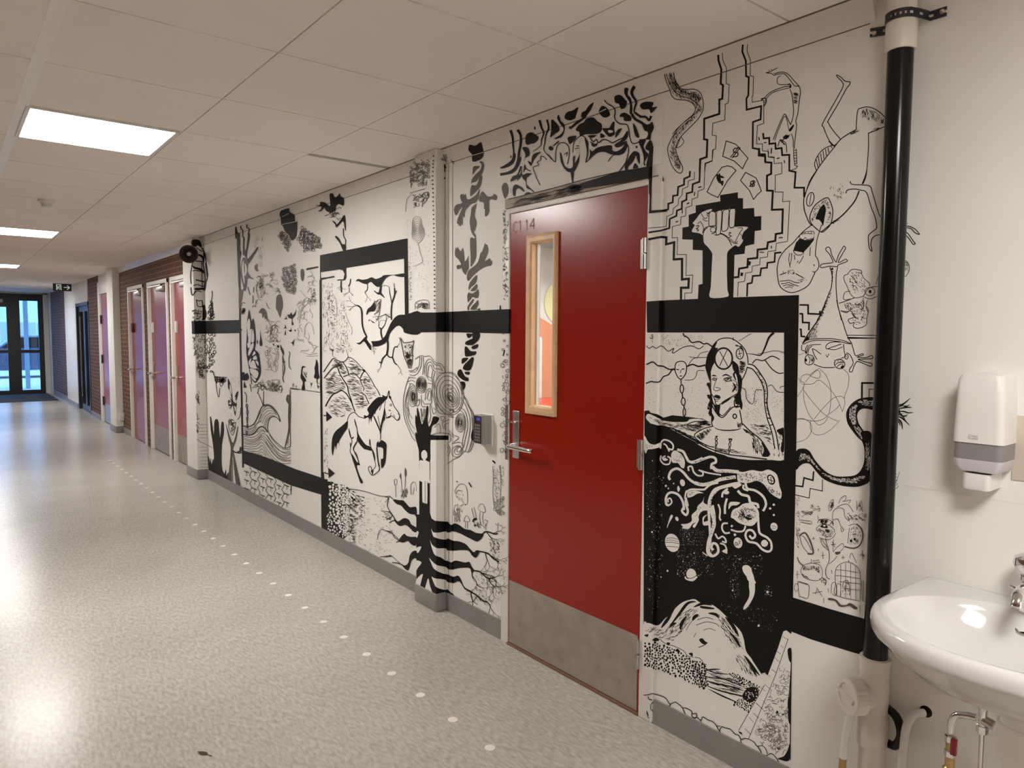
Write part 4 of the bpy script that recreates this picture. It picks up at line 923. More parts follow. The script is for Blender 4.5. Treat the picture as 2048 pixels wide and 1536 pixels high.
draw('tentacle_drawing', 'dark scaled tentacle curling behind the black pipe with frayed tip', '''
@ 1560 600 .19531
f 985 1005 860 1000 790 1020 720 1075 680 1150 685 1240 720 1310 790 1400 840 1450 865 1540 870 1700 950 1700 948 1540 910 1440 870 1360 810 1270 790 1190 810 1135 870 1110 985 1125
-h120 5 95 18 0 715 1100 790 1060 800 1110 770 1180 790 1290 740 1280 705 1200; -h70 5 5 18 0 790 1040 860 1015 975 1030 975 1090 860 1085; -h90 5 55 18 0 740 1290 800 1290 880 1400 910 1500 885 1500 830 1420
h10 9 0 8 0 1180 1060 1300 1060 1300 1250 1180 1250
u3 1185 1080 1260 1065 1335 1005; u2.4 1185 1100 1250 1080 1300 1030; u2.6 1190 1120 1280 1100 1350 1100; u2.6 1190 1150 1260 1140 1310 1155 1365 1150; u2.4 1190 1160 1270 1190 1310 1170; u2.8 1190 1190 1250 1210 1330 1285; u3 1190 1200 1240 1250 1255 1330; u2.4 1190 1210 1220 1250 1230 1290; u2 1185 1230 1190 1300; u2 1250 1080 1290 1090 1330 1070; u2.4 1195 1130 1240 1170 1290 1240; f 1165 1090 1210 1085 1230 1150 1200 1210 1165 1220
@ 1270 880 .26042
f 1810 -60 1822 60 1828 170 1822 280 1780 335 1690 360 1560 345 1450 300 1390 240 1345 185 1300 180 1265 200 1236 225 1236 90 1290 65 1340 85 1380 150 1450 230 1530 275 1620 280 1700 265 1750 200 1765 100 1750 0 1735 -60
-h110 6 15 14 0 1420 240 1530 290 1620 295 1740 270 1790 240 1760 310 1690 335 1560 325 1460 285; -h70 6 50 16 0 1270 95 1330 110 1400 200 1440 260 1370 190 1310 150 1250 170; -h80 6 95 14 0 1770 20 1800 20 1812 200 1780 250 1770 200
''',seed=8)
draw('signature_drawing', 'tiny pencil signature by the black pipe', '''
@ 1775 930 1
s1 12 10 17 12 14 18 19 18; s1 12 22 18 24 13 28; s.9 12 33 18 30 17 36 24 14; s1 13 38 18 40 20 36; s1 12 43 17 47 22 42; s.8 8 8 11 28 10 46
''')
draw('black_band_drawing', 'wide black painted band framing the mural panels', '''
@ 0 0 1
F 1293 603 1320 601 1460 595 1598 590 1592 930 1586 1195 1660 1218 1737 1240 1775 1252 1775 1325 1700 1303 1620 1278 1583 1263 1582 1272 1560 1375 1530 1345 1480 1360 1290 1245 1287 1255 1288 900 1310 892 1400 910 1500 920 1568 920 1568 665 1400 665 1294 665
''')
draw('helmet_head_drawing', 'pale head with an old diving helmet and tall collar sinking in water', '''
@ 1280 640 .19536
# cables
t5 1370 130 1320 180 1280 280 1235 360 1160 350 1095 345; s2.4 440 135 455 165 490 180 530 230 600 220 650 245 690 240 740 275; s1.5 65 265 95 290 130 270 165 290 210 265 240 275 290 320 345 290 330 330 350 335 440 280 530 265 600 295 650 265
s2.6 65 455 130 430 180 465 240 475 300 505 355 500; s2.4 60 650 110 630 150 635 200 632 240 580 290 560 330 510 355 510; s3 480 475 540 455 600 475 670 460
s1.2 490 470 540 400 600 385 690 385; s1 500 375 580 385 620 340 700 320; s1.2 660 520 590 520 575 570 540 610 460 615; s1 1010 210 1040 200 1100 160 1140 140
s2 1150 445 1190 405 1260 415 1350 370 1430 405; s2 1280 410 1350 500 1420 545 1470 540; s1 1200 350 1300 330 1390 315 1490 335; s1.2 1035 690 1080 720 1090 800 1130 855 1165 840 1185 720 1250 720; s1.2 1310 680 1350 665 1390 720 1430 740 1480 740; s1.2 1430 700 1450 680 1480 680
# small mask on chain
-f 365 450 400 425 450 428 475 465 470 540 440 590 415 605 385 580 360 520; z2 365 450 400 425 450 428 475 465 470 540 440 590 415 605 385 580 360 520; l2 368 505 400 508; l2 425 505 455 500; s1.3 420 510 412 545; l2 405 575 430 572
l2 418 605 422 660; o2 428 705 18 42; l2.4 432 745 436 800; o2 443 835 20 38; l2.4 450 870 452 905; o2 453 945 13 40; l2 455 985 458 1000
d150 .4 .9 210 150 650 160 650 260 240 270; d200 .4 .9 60 300 700 600 700 1000 60 920; d220 .4 .9 1040 700 1260 700 1270 1050 1080 1050; d90 .4 .9 1320 700 1480 760 1480 1050 1330 900; h14 4 70 30 0 95 140 130 140 140 240 100 240
# water, ledges
F 50 930 90 925 110 950 180 965 240 1000 330 975 480 990 560 1000 640 1010 735 1060 740 1100 560 1180 700 1300 900 1400 1100 1440 1440 1470 1475 1480 1475 1090 1490 1570 45 1570 45 930
-f 60 1000 90 960 200 1010 300 1040 420 1030 560 1010 640 1020 730 1060 745 1090 620 1120 560 1170 580 1210 720 1290 900 1340 1100 1390 1260 1400 1330 1390 1330 1300 1280 1240 1180 1160 1060 1090 1050 1040 1200 1040 1400 1080 1470 1100 1480 1260 1470 1400 1440 1440 1250 1420 1100 1410 900 1390 700 1330 500 1220 380 1150 240 1080 140 1080 90 1040
+s2.4 300 1010 400 1020 490 1000; +s2 480 1070 560 1040 640 1050 720 1080; +f 210 1020 340 1000 420 1010 500 1005 480 1040 380 1045 300 1040; +f 330 985 440 990 490 1020 420 1015
+h60 14 8 12 0 330 1080 560 1060 700 1080 560 1160 500 1130; +h90 14 28 10 0 280 1100 380 1120 560 1200 720 1290 1000 1370 900 1370 600 1260 420 1170; +h70 12 12 18 0 1090 1060 1300 1060 1360 1150 1350 1350 1280 1230 1150 1130; +h60 7 80 30 0 1360 1150 1470 1120 1470 1420 1360 1400
+s2.4 240 1090 360 1120 500 1200 700 1310 900 1375 1100 1400 1300 1425; +s2 310 1130 420 1180 600 1270; +h40 16 3 6 0 600 1010 735 1050 735 1090 560 1060
+h50 12 12 14 0 100 1000 300 1050 480 1060 700 1080 560 1150 380 1130 200 1090; +h40 10 20 18 0 80 990 200 1030 330 1080 500 1190 420 1200 240 1100; +u5 100 1060 240 1110 400 1180 560 1260; +u4 420 1160 560 1230 720 1290; +f 1400 1130 1440 1110 1475 1120 1475 1340 1440 1330 1460 1200 1420 1160
# helmet and hair
-f 740 270 800 205 870 185 950 195 1040 260 1090 340 1105 440 1080 540 1040 620 1030 760 1040 850 1030 940 1060 1060 1020 1110 900 1130 780 1110 735 1080 735 930 710 850 720 700 700 600 672 470 690 360
f 740 270 760 240 790 225 770 280 800 290 770 340 770 420 740 480 722 560 720 680 735 770 760 860 820 870 850 830 990 760 1000 640 985 560 950 500 945 420 985 440 1010 480 1020 560 1045 620 1030 700 1040 830 1045 860 1040 910 1020 870 960 860 900 860 840 880 815 990 780 950 740 850 735 960 710 980 720 880 700 910 725 810 690 780 720 760 690 650 715 640 700 590 672 500 670 460 690 360
=f 760 490 800 470 860 510 940 490 950 560 985 560 975 650 960 720 985 740 930 790 860 830 810 870 775 860 760 800 725 740 735 700 720 600 725 540
=f 860 400 820 960 900 940 960 905 960 870 870 850 835 875
=f 815 960 830 880 900 830 960 790 975 870 940 910 890 950 850 985
+o3.4 855 395 90 108; =e 855 395 80 98; +l1.6 815 320 900 475; +l1.6 890 310 815 470; +o2 1022 345 38 55; +h20 8 90 60 0 995 300 1050 300 1050 390 1000 390; =e 1022 345 22 36; +l1.4 1000 350 1045 340; +l1.4 1015 305 1028 385; +o1.6 715 370 18 40
+s2 740 270 800 205 870 185 950 195 1040 260 1090 340 1105 440 1080 540 1040 620; +l1.6 955 178 955 210; +h70 9 5 20 0 1010 420 1090 420 1080 520 1040 590 1010 560; +h30 6 50 30 0 960 250 1040 260 1080 350 1050 300 1000 280
+h40 5 60 60 0 690 330 760 300 750 440 690 440
# face
+u3 735 575 755 568 785 575; +u3 840 575 880 560 930 580; +o1.5 760 605 20 13; +e 760 605 6 8; +o1.8 900 610 32 18; +e 895 608 7 9; +h36 5 0 60 0 840 580 950 570 950 640 850 640
+s1.3 790 590 765 660 755 710 780 725 815 715; +s1.2 770 690 820 700 815 720; +f 755 780 785 765 820 780 820 805 780 800; +s1.3 755 810 790 815 815 810; +s1.2 770 835 800 830
+s1.8 720 540 725 640 725 740 765 810 775 860 810 870 860 830 930 790 1000 750; +u4 950 640 975 690 940 740; +u4 985 520 960 560 985 620; +h24 8 70 20 0 945 600 1010 600 1010 760 940 740
f 735 770 745 860 735 940 760 1000 740 1040 725 980 700 960 715 900 695 870 715 820 690 790 718 770 715 700 690 660 725 690; u3 720 700 690 660 700 640; u3 730 790 700 770 685 780; u3 725 900 700 910 695 880; f 1020 560 1045 610 1040 700 1030 780 1050 860 1040 920 1020 880 1030 860 1010 800 990 770 1010 700
# collar
+s2.2 735 870 780 950 820 990 860 990 940 900 1000 880; +s1.8 745 850 790 930 830 975 860 970 930 890; +o2.4 985 850 20 45; +s3 975 815 1020 820 1025 880 990 890
+o2.4 970 985 18 22; +s2.2 735 980 740 1080 800 1120 900 1130 1010 1120 1045 1080 1020 920; +h30 6 85 20 0 990 1040 1040 1040 1030 1110 1000 1110
# shoulders
-f 740 1090 660 1110 560 1170 590 1230 700 1290 900 1330 1130 1390 1300 1390 1320 1350 1260 1250 1120 1130 1050 1080 1020 1120 900 1140 790 1120
+s2 740 1090 660 1110 560 1170 590 1230 700 1290 760 1300; +s2.4 1050 1060 1130 1140 1230 1220 1300 1320 1330 1380; +h80 10 65 22 0 570 1180 700 1100 760 1110 640 1240 600 1230; +h90 10 75 20 0 1140 1160 1230 1230 1320 1370 1240 1390 1150 1370; +h40 9 40 40 0 1040 1100 1150 1150 1200 1220 1080 1150
+f 1240 1250 1290 1300 1325 1390 1250 1395 1270 1330
+o1.8 780 1220 12 14; +o1.8 782 1260 9 22; +o1.8 776 1300 7 18; +l3 772 1195 795 1190; +o1.8 925 1230 12 14; +o1.8 920 1275 10 24; +o1.8 915 1325 9 22; +l3 905 1220 945 1220; +l1.6 775 1320 772 1360; +l2 912 1345 910 1385
+h24 14 5 6 0 700 1310 1100 1340 1100 1380 760 1340
# hose
=f 1100 440 1170 470 1240 560 1290 650 1305 750 1300 860 1330 990 1390 1150 1420 1330 1390 1330 1360 1160 1290 1000 1270 850 1270 740 1240 620 1180 530 1100 480
+s2.4 1100 450 1170 470 1240 560 1290 650 1305 750 1300 860 1330 990 1390 1150 1420 1330; +s2.2 1100 485 1160 510 1230 610 1270 720 1275 850 1300 1000 1350 1150 1380 1320
+h46 5 20 40 0 1170 480 1240 560 1300 690 1300 860 1275 850 1275 740 1240 620; +l2 1270 850 1310 850; +l2 1300 1000 1335 1010; +l2 1325 1080 1360 1070; +h20 5 0 40 0 1280 880 1310 880 1340 1000 1310 1010
''',seed=9)
draw('space_drawing', 'black starry sky with planets, comet and a rounded pale hill at the bottom', '''
@ 1280 860 .19536
-o.1 0 0 .1 .1
-d170 .3 1 60 420 240 420 240 1500 60 1500; -d150 .3 .9 400 1010 660 1010 660 1180 420 1180; -d170 .3 1 360 1200 760 1220 760 1500 380 1500; -d120 .3 1 760 1240 1260 1240 1260 1500 900 1500
-e 330 1155 72 96 -18; +s1 270 1110 330 1105 390 1120; +s1 258 1150 330 1150 400 1165; +s1 270 1190 340 1195 398 1200; +s.8 262 1130 320 1126 395 1145
-e 435 540 25 36 -15; -e 265 572 11 12; -e 290 598 8 9; -e 345 548 7 8; -f 380 600 392 570 410 605 392 635; -e 378 910 16 23 -25; -f 330 870 335 890 300 950 280 1000 278 985 310 880; -e 123 1045 9 10; -e 98 887 6 7; -e 282 1442 10 11; -e 385 1475 6 7; -e 555 1260 7 8; -e 440 1345 6 7; -e 1018 1322 7 7; -e 1160 1295 6 6; -e 1228 1282 6 7; -e 980 1290 5 5; -e 128 315 5 6; -e 240 490 5 6
-e 1370 765 14 12; -e 1332 803 13 12; -e 1370 870 11 12; -e 1372 990 36 42 -20; +s.8 1345 980 1380 985 1400 1000; +s.8 1350 1005 1390 1010; -e 940 983 12 12; -e 972 1072 14 14; -e 1003 1155 44 56 -15; +o1.2 985 1165 12 16; +o1 1020 1140 8 10; +s1 1000 1185 1015 1160 1030 1165; -e 1275 1160 36 36
-e 525 1478 50 60 -10; -s3 462 1500 475 1525 540 1540 585 1500; +s1.2 470 1505 520 1520 580 1490
-f 1050 1410 1080 1385 1110 1388 1140 1420 1145 1465 1165 1520 1185 1570 1110 1545 1080 1470
@ 1270 880 .26042
-f 825 975 850 960 885 975 898 1010 915 1060 922 1130 915 1190 890 1245 858 1290 832 1302 840 1270 872 1215 880 1170 875 1130 872 1070 850 1040 830 1010
-d60 .3 1 720 1050 800 1050 810 1220 740 1220; -d30 .3 1.1 980 1120 1050 1120 1050 1200 1000 1200; -e 1018 1167 10 10; -e 750 1155 7 7; -e 950 1425 9 9; -e 110 1150 6 6; -e 200 1052 5 5; -d70 .3 .9 600 1240 1100 1300 1100 1480 860 1430
-d40 .3 .9 90 1050 200 1050 200 1350 90 1350
@ 1270 1180 .24414
-f 70 285 100 270 130 275 170 290 205 280 250 230 300 200 330 150 390 100 450 80 492 76 540 105 620 115 700 170 780 250 860 330 890 400 910 500 960 570 1030 680 1062 712 1050 760 1090 830 1030 900 930 1000 820 960 700 880 580 830 400 740 200 660 70 620
+u7 215 310 260 250 300 195; +u6 290 290 360 200 430 110 500 95; +u6 480 140 560 110 630 125; +f 540 130 640 145 640 158 545 150; +u7 370 325 385 270 420 215; +u7 470 250 490 220 520 200; +u5 280 310 310 280 340 270; +u6 600 190 660 200 690 230; +u7 740 220 800 290 850 380; +u6 780 350 830 410 860 470; +u5 920 560 960 640 1000 710; +u6 900 540 950 610 1020 700; +u4 960 570 1000 620 1040 690
W 1.1
+s1 250 340 300 270 380 200 460 160; +s1 420 330 440 290 480 240 530 210; +s1.2 510 245 580 225 640 240; +s1.2 500 290 580 262 660 275 690 300; +s1 560 330 610 315 660 335; +s1 300 390 350 370 380 330; +s1 480 390 500 350; +s1 740 370 780 400 800 440; +s1 700 300 760 350 800 400; +h70 11 -50 14 0 230 350 330 240 450 150 520 140 420 300 330 400; +h70 11 50 16 0 640 160 760 240 860 380 900 520 820 500 720 330; +h50 11 62 8 0 800 520 900 520 1010 720 900 700; +h36 10 -30 30 0 80 290 180 300 330 380 330 440 200 400 80 350
+f 525 410 550 395 575 420 595 435 560 445; +s1.6 520 470 560 455 590 435; +f 140 410 175 390 200 410 170 420; +f 330 500 350 480 370 510; +f 440 520 470 515 470 545; +f 75 370 110 362 100 385; +f 260 430 290 435 270 455; +s1.2 200 400 250 440 320 460 400 500 430 540 480 550; +s1.2 490 550 530 560 555 590
+b230 1.6 3 75 430 180 430 330 490 480 570 570 600 580 680 600 780 560 810 400 730 200 660 75 620
+b60 1.2 2.2 460 600 580 600 600 800 480 760
+u3 560 660 640 650 700 650; +u2.4 540 700 640 720 760 730; +u3 570 740 680 770 830 800; +u3 560 770 680 820 840 860 900 870; +u3 600 810 720 870 860 930; +u2.4 580 640 660 680 780 690; +u2.6 620 700 760 740 900 800; +u2.4 640 760 780 790 900 830; +h60 24 17 6 0 560 640 780 680 900 780 900 900 620 800
+b130 1.2 2.6 840 720 900 730 960 760 1020 790 1010 870 960 950 930 1000 880 970 800 940 840 900 900 880 900 800
+b40 1.2 2.4 770 680 850 690 900 740 860 780
+f 880 860 930 800 990 800 1010 850 960 920 900 900; -b16 .8 1.5 890 850 990 810 1000 880 920 900
-F 1215 340 1240 330 1280 362 1280 480 1130 900 930 1230 850 1160 1060 770 1170 480
-F 930 1230 1280 480 1268 1390 1180 1390 1040 1290
+l1.2 1255 400 1150 700 930 1220; +l1.2 850 1150 1060 780
+u4 1205 378 1250 405; +u4 1195 455 1220 478; +u4.6 1150 495 1195 525; +u4 1135 545 1182 590; +u4.6 1120 650 1160 680; +u4 1070 685 1110 710; +u4 1060 770 1112 815; +u3.4 1020 790 1070 830; +u4 1050 905 1072 935; +u6 990 925 1050 980; +u4.4 970 1010 1015 1050; +u4 935 1040 970 1085; +u5 900 1135 950 1185; +f 848 1160 870 1165 880 1185 860 1175
+f 1250 490 1280 480 1282 590 1260 570; +f 1280 600 1262 820 1250 930 1255 1060 1272 1090 1275 900; +l2 1280 590 1270 1390; +f 1268 1260 1250 1310 1220 1360 1170 1380 1190 1390 1262 1395
W .9
&g150 2 1.6 1180 640 1270 640 1262 1260 1200 1380 1050 1280 960 1200; &g40 1.6 1.8 1060 1100 1260 1100 1240 1340 1080 1280; &o1 1240 825 30 38; &o1 1115 990 18 30; &o1 1210 750 22 16; +e 1165 1000 10 12; +e 1212 1020 8 8; &l1.4 1085 1110 1060 1155; &l1.4 1090 1130 1185 1170; &o1 1015 1165 30 26; &k26 2 4 1000 1150 1250 900 1250 1300 1100 1300
''',seed=11)
draw('cloud_outline_drawing', 'outlined cloud puffs along the skirting', '''
@ 1270 1180 .24414
s1.6 70 862 110 858 140 850 200 862 250 885 280 930 300 930 330 918 370 945 390 965 420 968 460 990 475 1015 500 1010 505 1035 490 1050 465 1030 470 1005
s1.6 105 870 115 895 140 900; s1.4 130 980 130 940 160 915 190 930 205 970; s1.4 130 980 150 990 140 985; s1.6 265 970 290 940 270 960; s1.6 262 1000 300 985 340 1000 380 1060; s1.6 390 970 420 1030 450 1055 440 1080 445 1090 470 1055 510 1045 540 1070 555 1040 600 1065 640 1080 665 1110 690 1150 710 1120 740 1130 780 1140 820 1180 850 1190 870 1225 900 1215 940 1225 980 1250 1000 1280 1040 1275 1070 1300 1085 1345
s1.6 460 1100 500 1085 530 1090 560 1140; s1.4 540 1060 540 1090; s1.6 690 1150 710 1190 720 1240; s1.4 670 1115 700 1115; s1.6 865 1230 880 1280 880 1320; s1.6 880 1260 920 1290 935 1340; s1.6 1005 1280 1030 1320 1040 1350 1080 1355 1120 1340 1160 1380 1180 1420 1188 1455; s1.6 1000 1375 1040 1370 1080 1400 1100 1440; s1.4 100 1000 110 1030; s1.2 95 990 105 1040 120 1050
''',seed=12)
T='''-s%g %s'''
draw('tentacle_beast_drawing', 'pale horse headed beast with curling tentacles among the stars', '''
@ 1280 860 .19536
-s7 740 375 790 415 900 420 1010 430; -s5 730 400 735 350 775 330 770 290 720 275 640 300 560 330 500 320 470 270 440 220 380 200; -s6 640 290 560 325 520 330
-s6.4 325 280 350 300 400 300 430 350 440 380; -f 320 250 350 210 400 230 440 270 460 330 450 390 420 380 390 340 330 330
-s3.4 210 190 215 130 250 100 310 120 340 160 330 200 290 190; -s3 240 140 270 160 300 220; -f 45 60 90 130 150 150 210 130 215 170 130 195 80 200 60 240 45 200
-s3 215 260 210 310 250 350 300 345 310 290 280 270; -s2.4 285 300 250 310 230 285 260 265; -e 255 295 16 12
-s5 310 510 295 480 320 420 380 395 440 430 500 500 560 540 640 560 740 540 820 500 900 490; -s7 560 540 640 560 740 540 830 505 980 480
-s3.4 500 420 495 380 530 375 550 430 590 465 640 465 640 430 600 410; -s3 620 415 700 440 830 460
-s7 820 590 760 620 720 700 710 780 740 860 760 960 730 1060 700 1160 700 1240; -s6 740 770 760 900 740 1040; -s7 980 550 880 575 800 600 740 660
-s4 470 640 520 610 600 610 660 610; -s3.4 460 690 470 640 480 620; -f 490 640 560 620 650 645 590 650 540 680 490 690; -s4 660 610 720 560 800 540
-s4.6 300 770 270 760 265 700 290 650 340 640 400 670 440 740 450 820; -s3 300 770 325 740 310 700 285 710 290 740; -s4.6 470 690 470 760 490 830 470 870 430 830 450 790; -s4.2 460 690 475 720 490 780
-s5 700 800 720 1130 690 1200 700 1270 750 1290 800 1250 790 1180 750 1160 730 1200 750 1230; -s4 700 1240 740 1290
-f 590 780 640 730 660 680 650 740 690 770 690 820 640 830 600 880 600 930 540 960 500 1010 430 1005 440 990 420 965 480 960 530 930 530 870 580 820; -f 540 980 580 940 600 930 560 1000
-f 645 890 690 865 660 900 655 940 700 930 710 970 650 975 640 930
-s4 900 600 850 640 840 690; -e 885 640 28 20; -s4.4 890 700 870 780 870 860; -f 905 790 920 740 980 735 1025 745 990 770 940 775 910 810; -s3.4 800 760 820 820 815 900 830 925
-f 930 890 950 820 1010 790 1060 755 1130 750 1190 790 1220 860 1200 930 1150 980 1080 975 1010 950 960 910
-s5 1000 620 1040 660 1110 680 1130 740 1200 760 1210 800; -s4.6 1080 540 1100 600 1180 620 1260 680 1290 760 1260 830; -s4 1060 560 1060 600 1110 620; -f 970 600 940 560 1000 530 1040 560 1000 590
-s3.6 1080 980 1060 1030 1000 1040 930 1020; -s3.6 920 1050 870 1055 840 1010 850 960 900 955
-s4.4 1210 890 1215 1000 1230 1060 1300 1100 1340 1150 1345 1220 1310 1245 1250 1220 1190 1160 1110 1140 1080 1080 1100 1030 1150 1030 1180 1080 1150 1110 1120 1080
-s3.2 770 1060 800 1110 840 1090 870 1110 880 1150 840 1140; -s3 820 1160 870 1180 890 1240; -f 840 1240 880 1220 895 1265 860 1255; -s2 640 1250 690 1290 
-f 1000 430 1060 430 1150 410 1240 425 1310 405 1380 435 1410 480 1430 580 1450 640 1440 700 1400 690 1330 640 1270 560 1200 520 1120 540 1050 540 1000 520
+f 1300 480 1330 455 1370 480 1385 530 1360 560 1320 545; -f 1315 480 1340 470 1362 500 1368 535 1340 545 1320 525; +l1.6 1310 505 1370 525; +l1.6 1340 480 1345 545
W 1
+h120 3.4 60 50 0 1000 440 1240 430 1310 440 1290 500 1260 540 1120 530 1020 520; +h60 3 40 60 0 1280 560 1330 570 1440 650 1430 690 1330 640; +h70 3 50 60 0 760 400 1000 430 1000 500 840 510
+h70 3 70 40 0 940 850 1060 770 1190 800 1200 900 1080 960 980 900; +g30 2 1.5 960 860 1060 780 1180 800 1190 900 1060 950; +f 1060 880 1150 910 1100 920
+h30 2.6 80 30 0 720 680 790 610 780 700 750 800 710 800; +h30 2.6 10 30 0 720 860 770 860 760 1050 700 1140; +h24 2.6 60 40 0 340 240 440 260 440 360 340 320; +h20 2.6 60 40 0 560 320 660 290 700 290 560 340; +h16 2.4 60 40 0 600 760 680 780 600 900 540 940; +h14 2.2 90 40 0 500 640 560 630 560 660 500 680
+h30 2.4 70 40 0 560 520 820 500 700 570 600 570; +h14 2.4 60 40 0 1260 1100 1340 1150 1340 1220 1290 1130; +h16 2.4 50 40 0 60 130 150 160 100 190 60 190
''',seed=13)
draw('doodle_drawing', 'thin pen doodles with birdcage, eye flower, crescent face and lizard', '''
@ 1580 960 .19531
^s1.1 465 1080 462 960 480 890 540 850 600 840 660 865 700 910 718 980 718 1230; ^s1.1 465 1080 470 1180 718 1240; ^l.9 520 870 520 1190; ^l.9 570 850 570 1200; ^l.9 620 850 622 1210; ^l.9 670 880 672 1225; ^s.9 470 920 560 925 705 950; ^s.9 465 980 560 985 715 1010; ^s.9 500 1040 600 1050 718 1065; ^s.9 540 1110 720 1130; ^s1 600 840 600 820 605 850; ^s1 610 800 620 760 640 760 680 850; ^s1 420 1160 430 1060 470 1060 470 1180 430 1165; ^s1 480 1180 480 1080 500 1060 520 1090 515 1200; ^s1.2 540 1100 550 1040 590 1030 610 1100 610 1180; ^h24 6 30 60 0 530 1050 620 1050 610 1180 540 1180; ^l1.2 735 1030 740 1240; ^l1.2 755 1030 755 1250
^f 390 1210 430 1210 480 1230 520 1275 570 1280 620 1260 690 1310 660 1325 610 1290 540 1300 500 1290 460 1240 400 1230
^s1 270 490 310 460 350 450 400 465 440 490 460 520; ^s1 270 490 280 520 330 520; f 310 480 340 455 370 460 385 490; -e 352 468 14 9; f 360 505 400 510 395 540 370 530; ^h50 5 70 60 0 270 480 330 500 460 500 460 580 380 600 300 560; ^s1 280 440 300 410 340 400 380 400 420 420 450 450; ^g20 2 1.6 280 400 440 400 450 460 290 460; ^s1 300 590 380 610 440 590 470 540
^s1.4 365 600 375 650 400 740 400 830 370 900 365 960 380 1000 410 1015; ^s1.1 310 600 330 660 370 700 395 720; ^s1 320 600 380 690; ^s1.1 400 860 450 820 480 780; ^s1 440 740 480 690 540 650 545 700 500 740; ^f 460 740 500 735 520 745 480 765; ^l1 445 610 440 730; ^s1 420 660 450 670
^s3 95 575 130 545 160 545 190 590 220 660 238 730 230 755 180 755; ^s1 100 580 130 680 190 750; ^s1 130 570 170 620 220 720
^s2.6 680 450 730 500 745 580 720 660 670 695 610 695 560 680; ^s1 600 470 650 450 690 460; ^s1 610 490 600 560 590 650; ^h50 5 80 50 0 610 480 700 470 730 580 690 670 600 660; e 625 625 10 16; e 662 605 12 14; ^s1.6 640 560 680 550
^s1 445 470 435 380 450 310 500 285 550 300 560 370 600 420; ^s1 480 280 540 250 600 255 650 330; ^s1 440 410 490 400 520 470 550 510 530 530 520 490; ^s1 400 320 400 250 440 200 440 270 410 320; ^h30 6 60 50 0 400 250 440 200 450 280 420 320; ^s1 500 240 520 190 570 160 570 200 540 220; ^s1 560 220 620 205 600 240; ^h50 6 30 60 0 560 330 790 350 790 430 600 430; ^l1 680 210 690 300; ^l1 720 210 725 300; ^s.9 735 210 740 290; ^h16 7 85 20 0 670 220 745 220 750 330 670 330
^h30 6 10 40 0 110 310 240 320 240 370 110 370; ^l1 100 410 210 420; ^l1 105 430 215 450; ^s1 215 420 225 450; ^h20 5 10 40 0 210 240 320 260 320 330 200 300
^s1.1 80 1040 185 1070 195 1130 180 1210 130 1200 95 1180 80 1040; ^l2 90 1040 180 1070; ^o1 65 1100 20 40; ^s1 140 870 220 850 300 870 330 930 320 1010 250 1030 150 1000 110 930 140 870; ^s1.8 75 790 95 840 140 880; ^h50 5 40 50 0 130 880 310 880 310 960 240 920 130 930; ^h16 5 30 40 0 110 950 200 1000 200 1020 120 980; ^h20 4 60 50 0 290 1000 380 1020 370 1080 300 1030; ^s1.6 330 1000 370 1030 360 1080; ^s1 280 1110 260 1170; ^l1 230 1160 330 1140; ^s1 270 1100 330 1190; ^l1 220 810 215 850; ^l1 230 830 300 820; ^l1 240 850 310 840
^l1 430 630 460 690; ^l1 425 660 470 655; ^l1 335 740 340 810; ^l1 320 775 355 770; ^l1 740 720 745 820; ^l1 715 770 770 765; ^l1.4 730 750 757 785; ^l1 75 930 75 1010; ^l.9 60 970 95 965; ^l.9 240 580 240 615; ^l.9 225 600 258 596; ^l.9 290 700 290 730; ^l.9 540 775 545 810; ^l.9 525 795 560 790; ^l.9 285 365 290 400; ^l.9 425 920 430 960; ^l.9 390 1110 395 1150; ^l.9 345 1210 345 1260; ^l.9 65 480 85 620; ^h40 5 80 30 0 60 160 100 160 100 700 60 700; ^l1 715 1280 715 1370
''',seed=14)
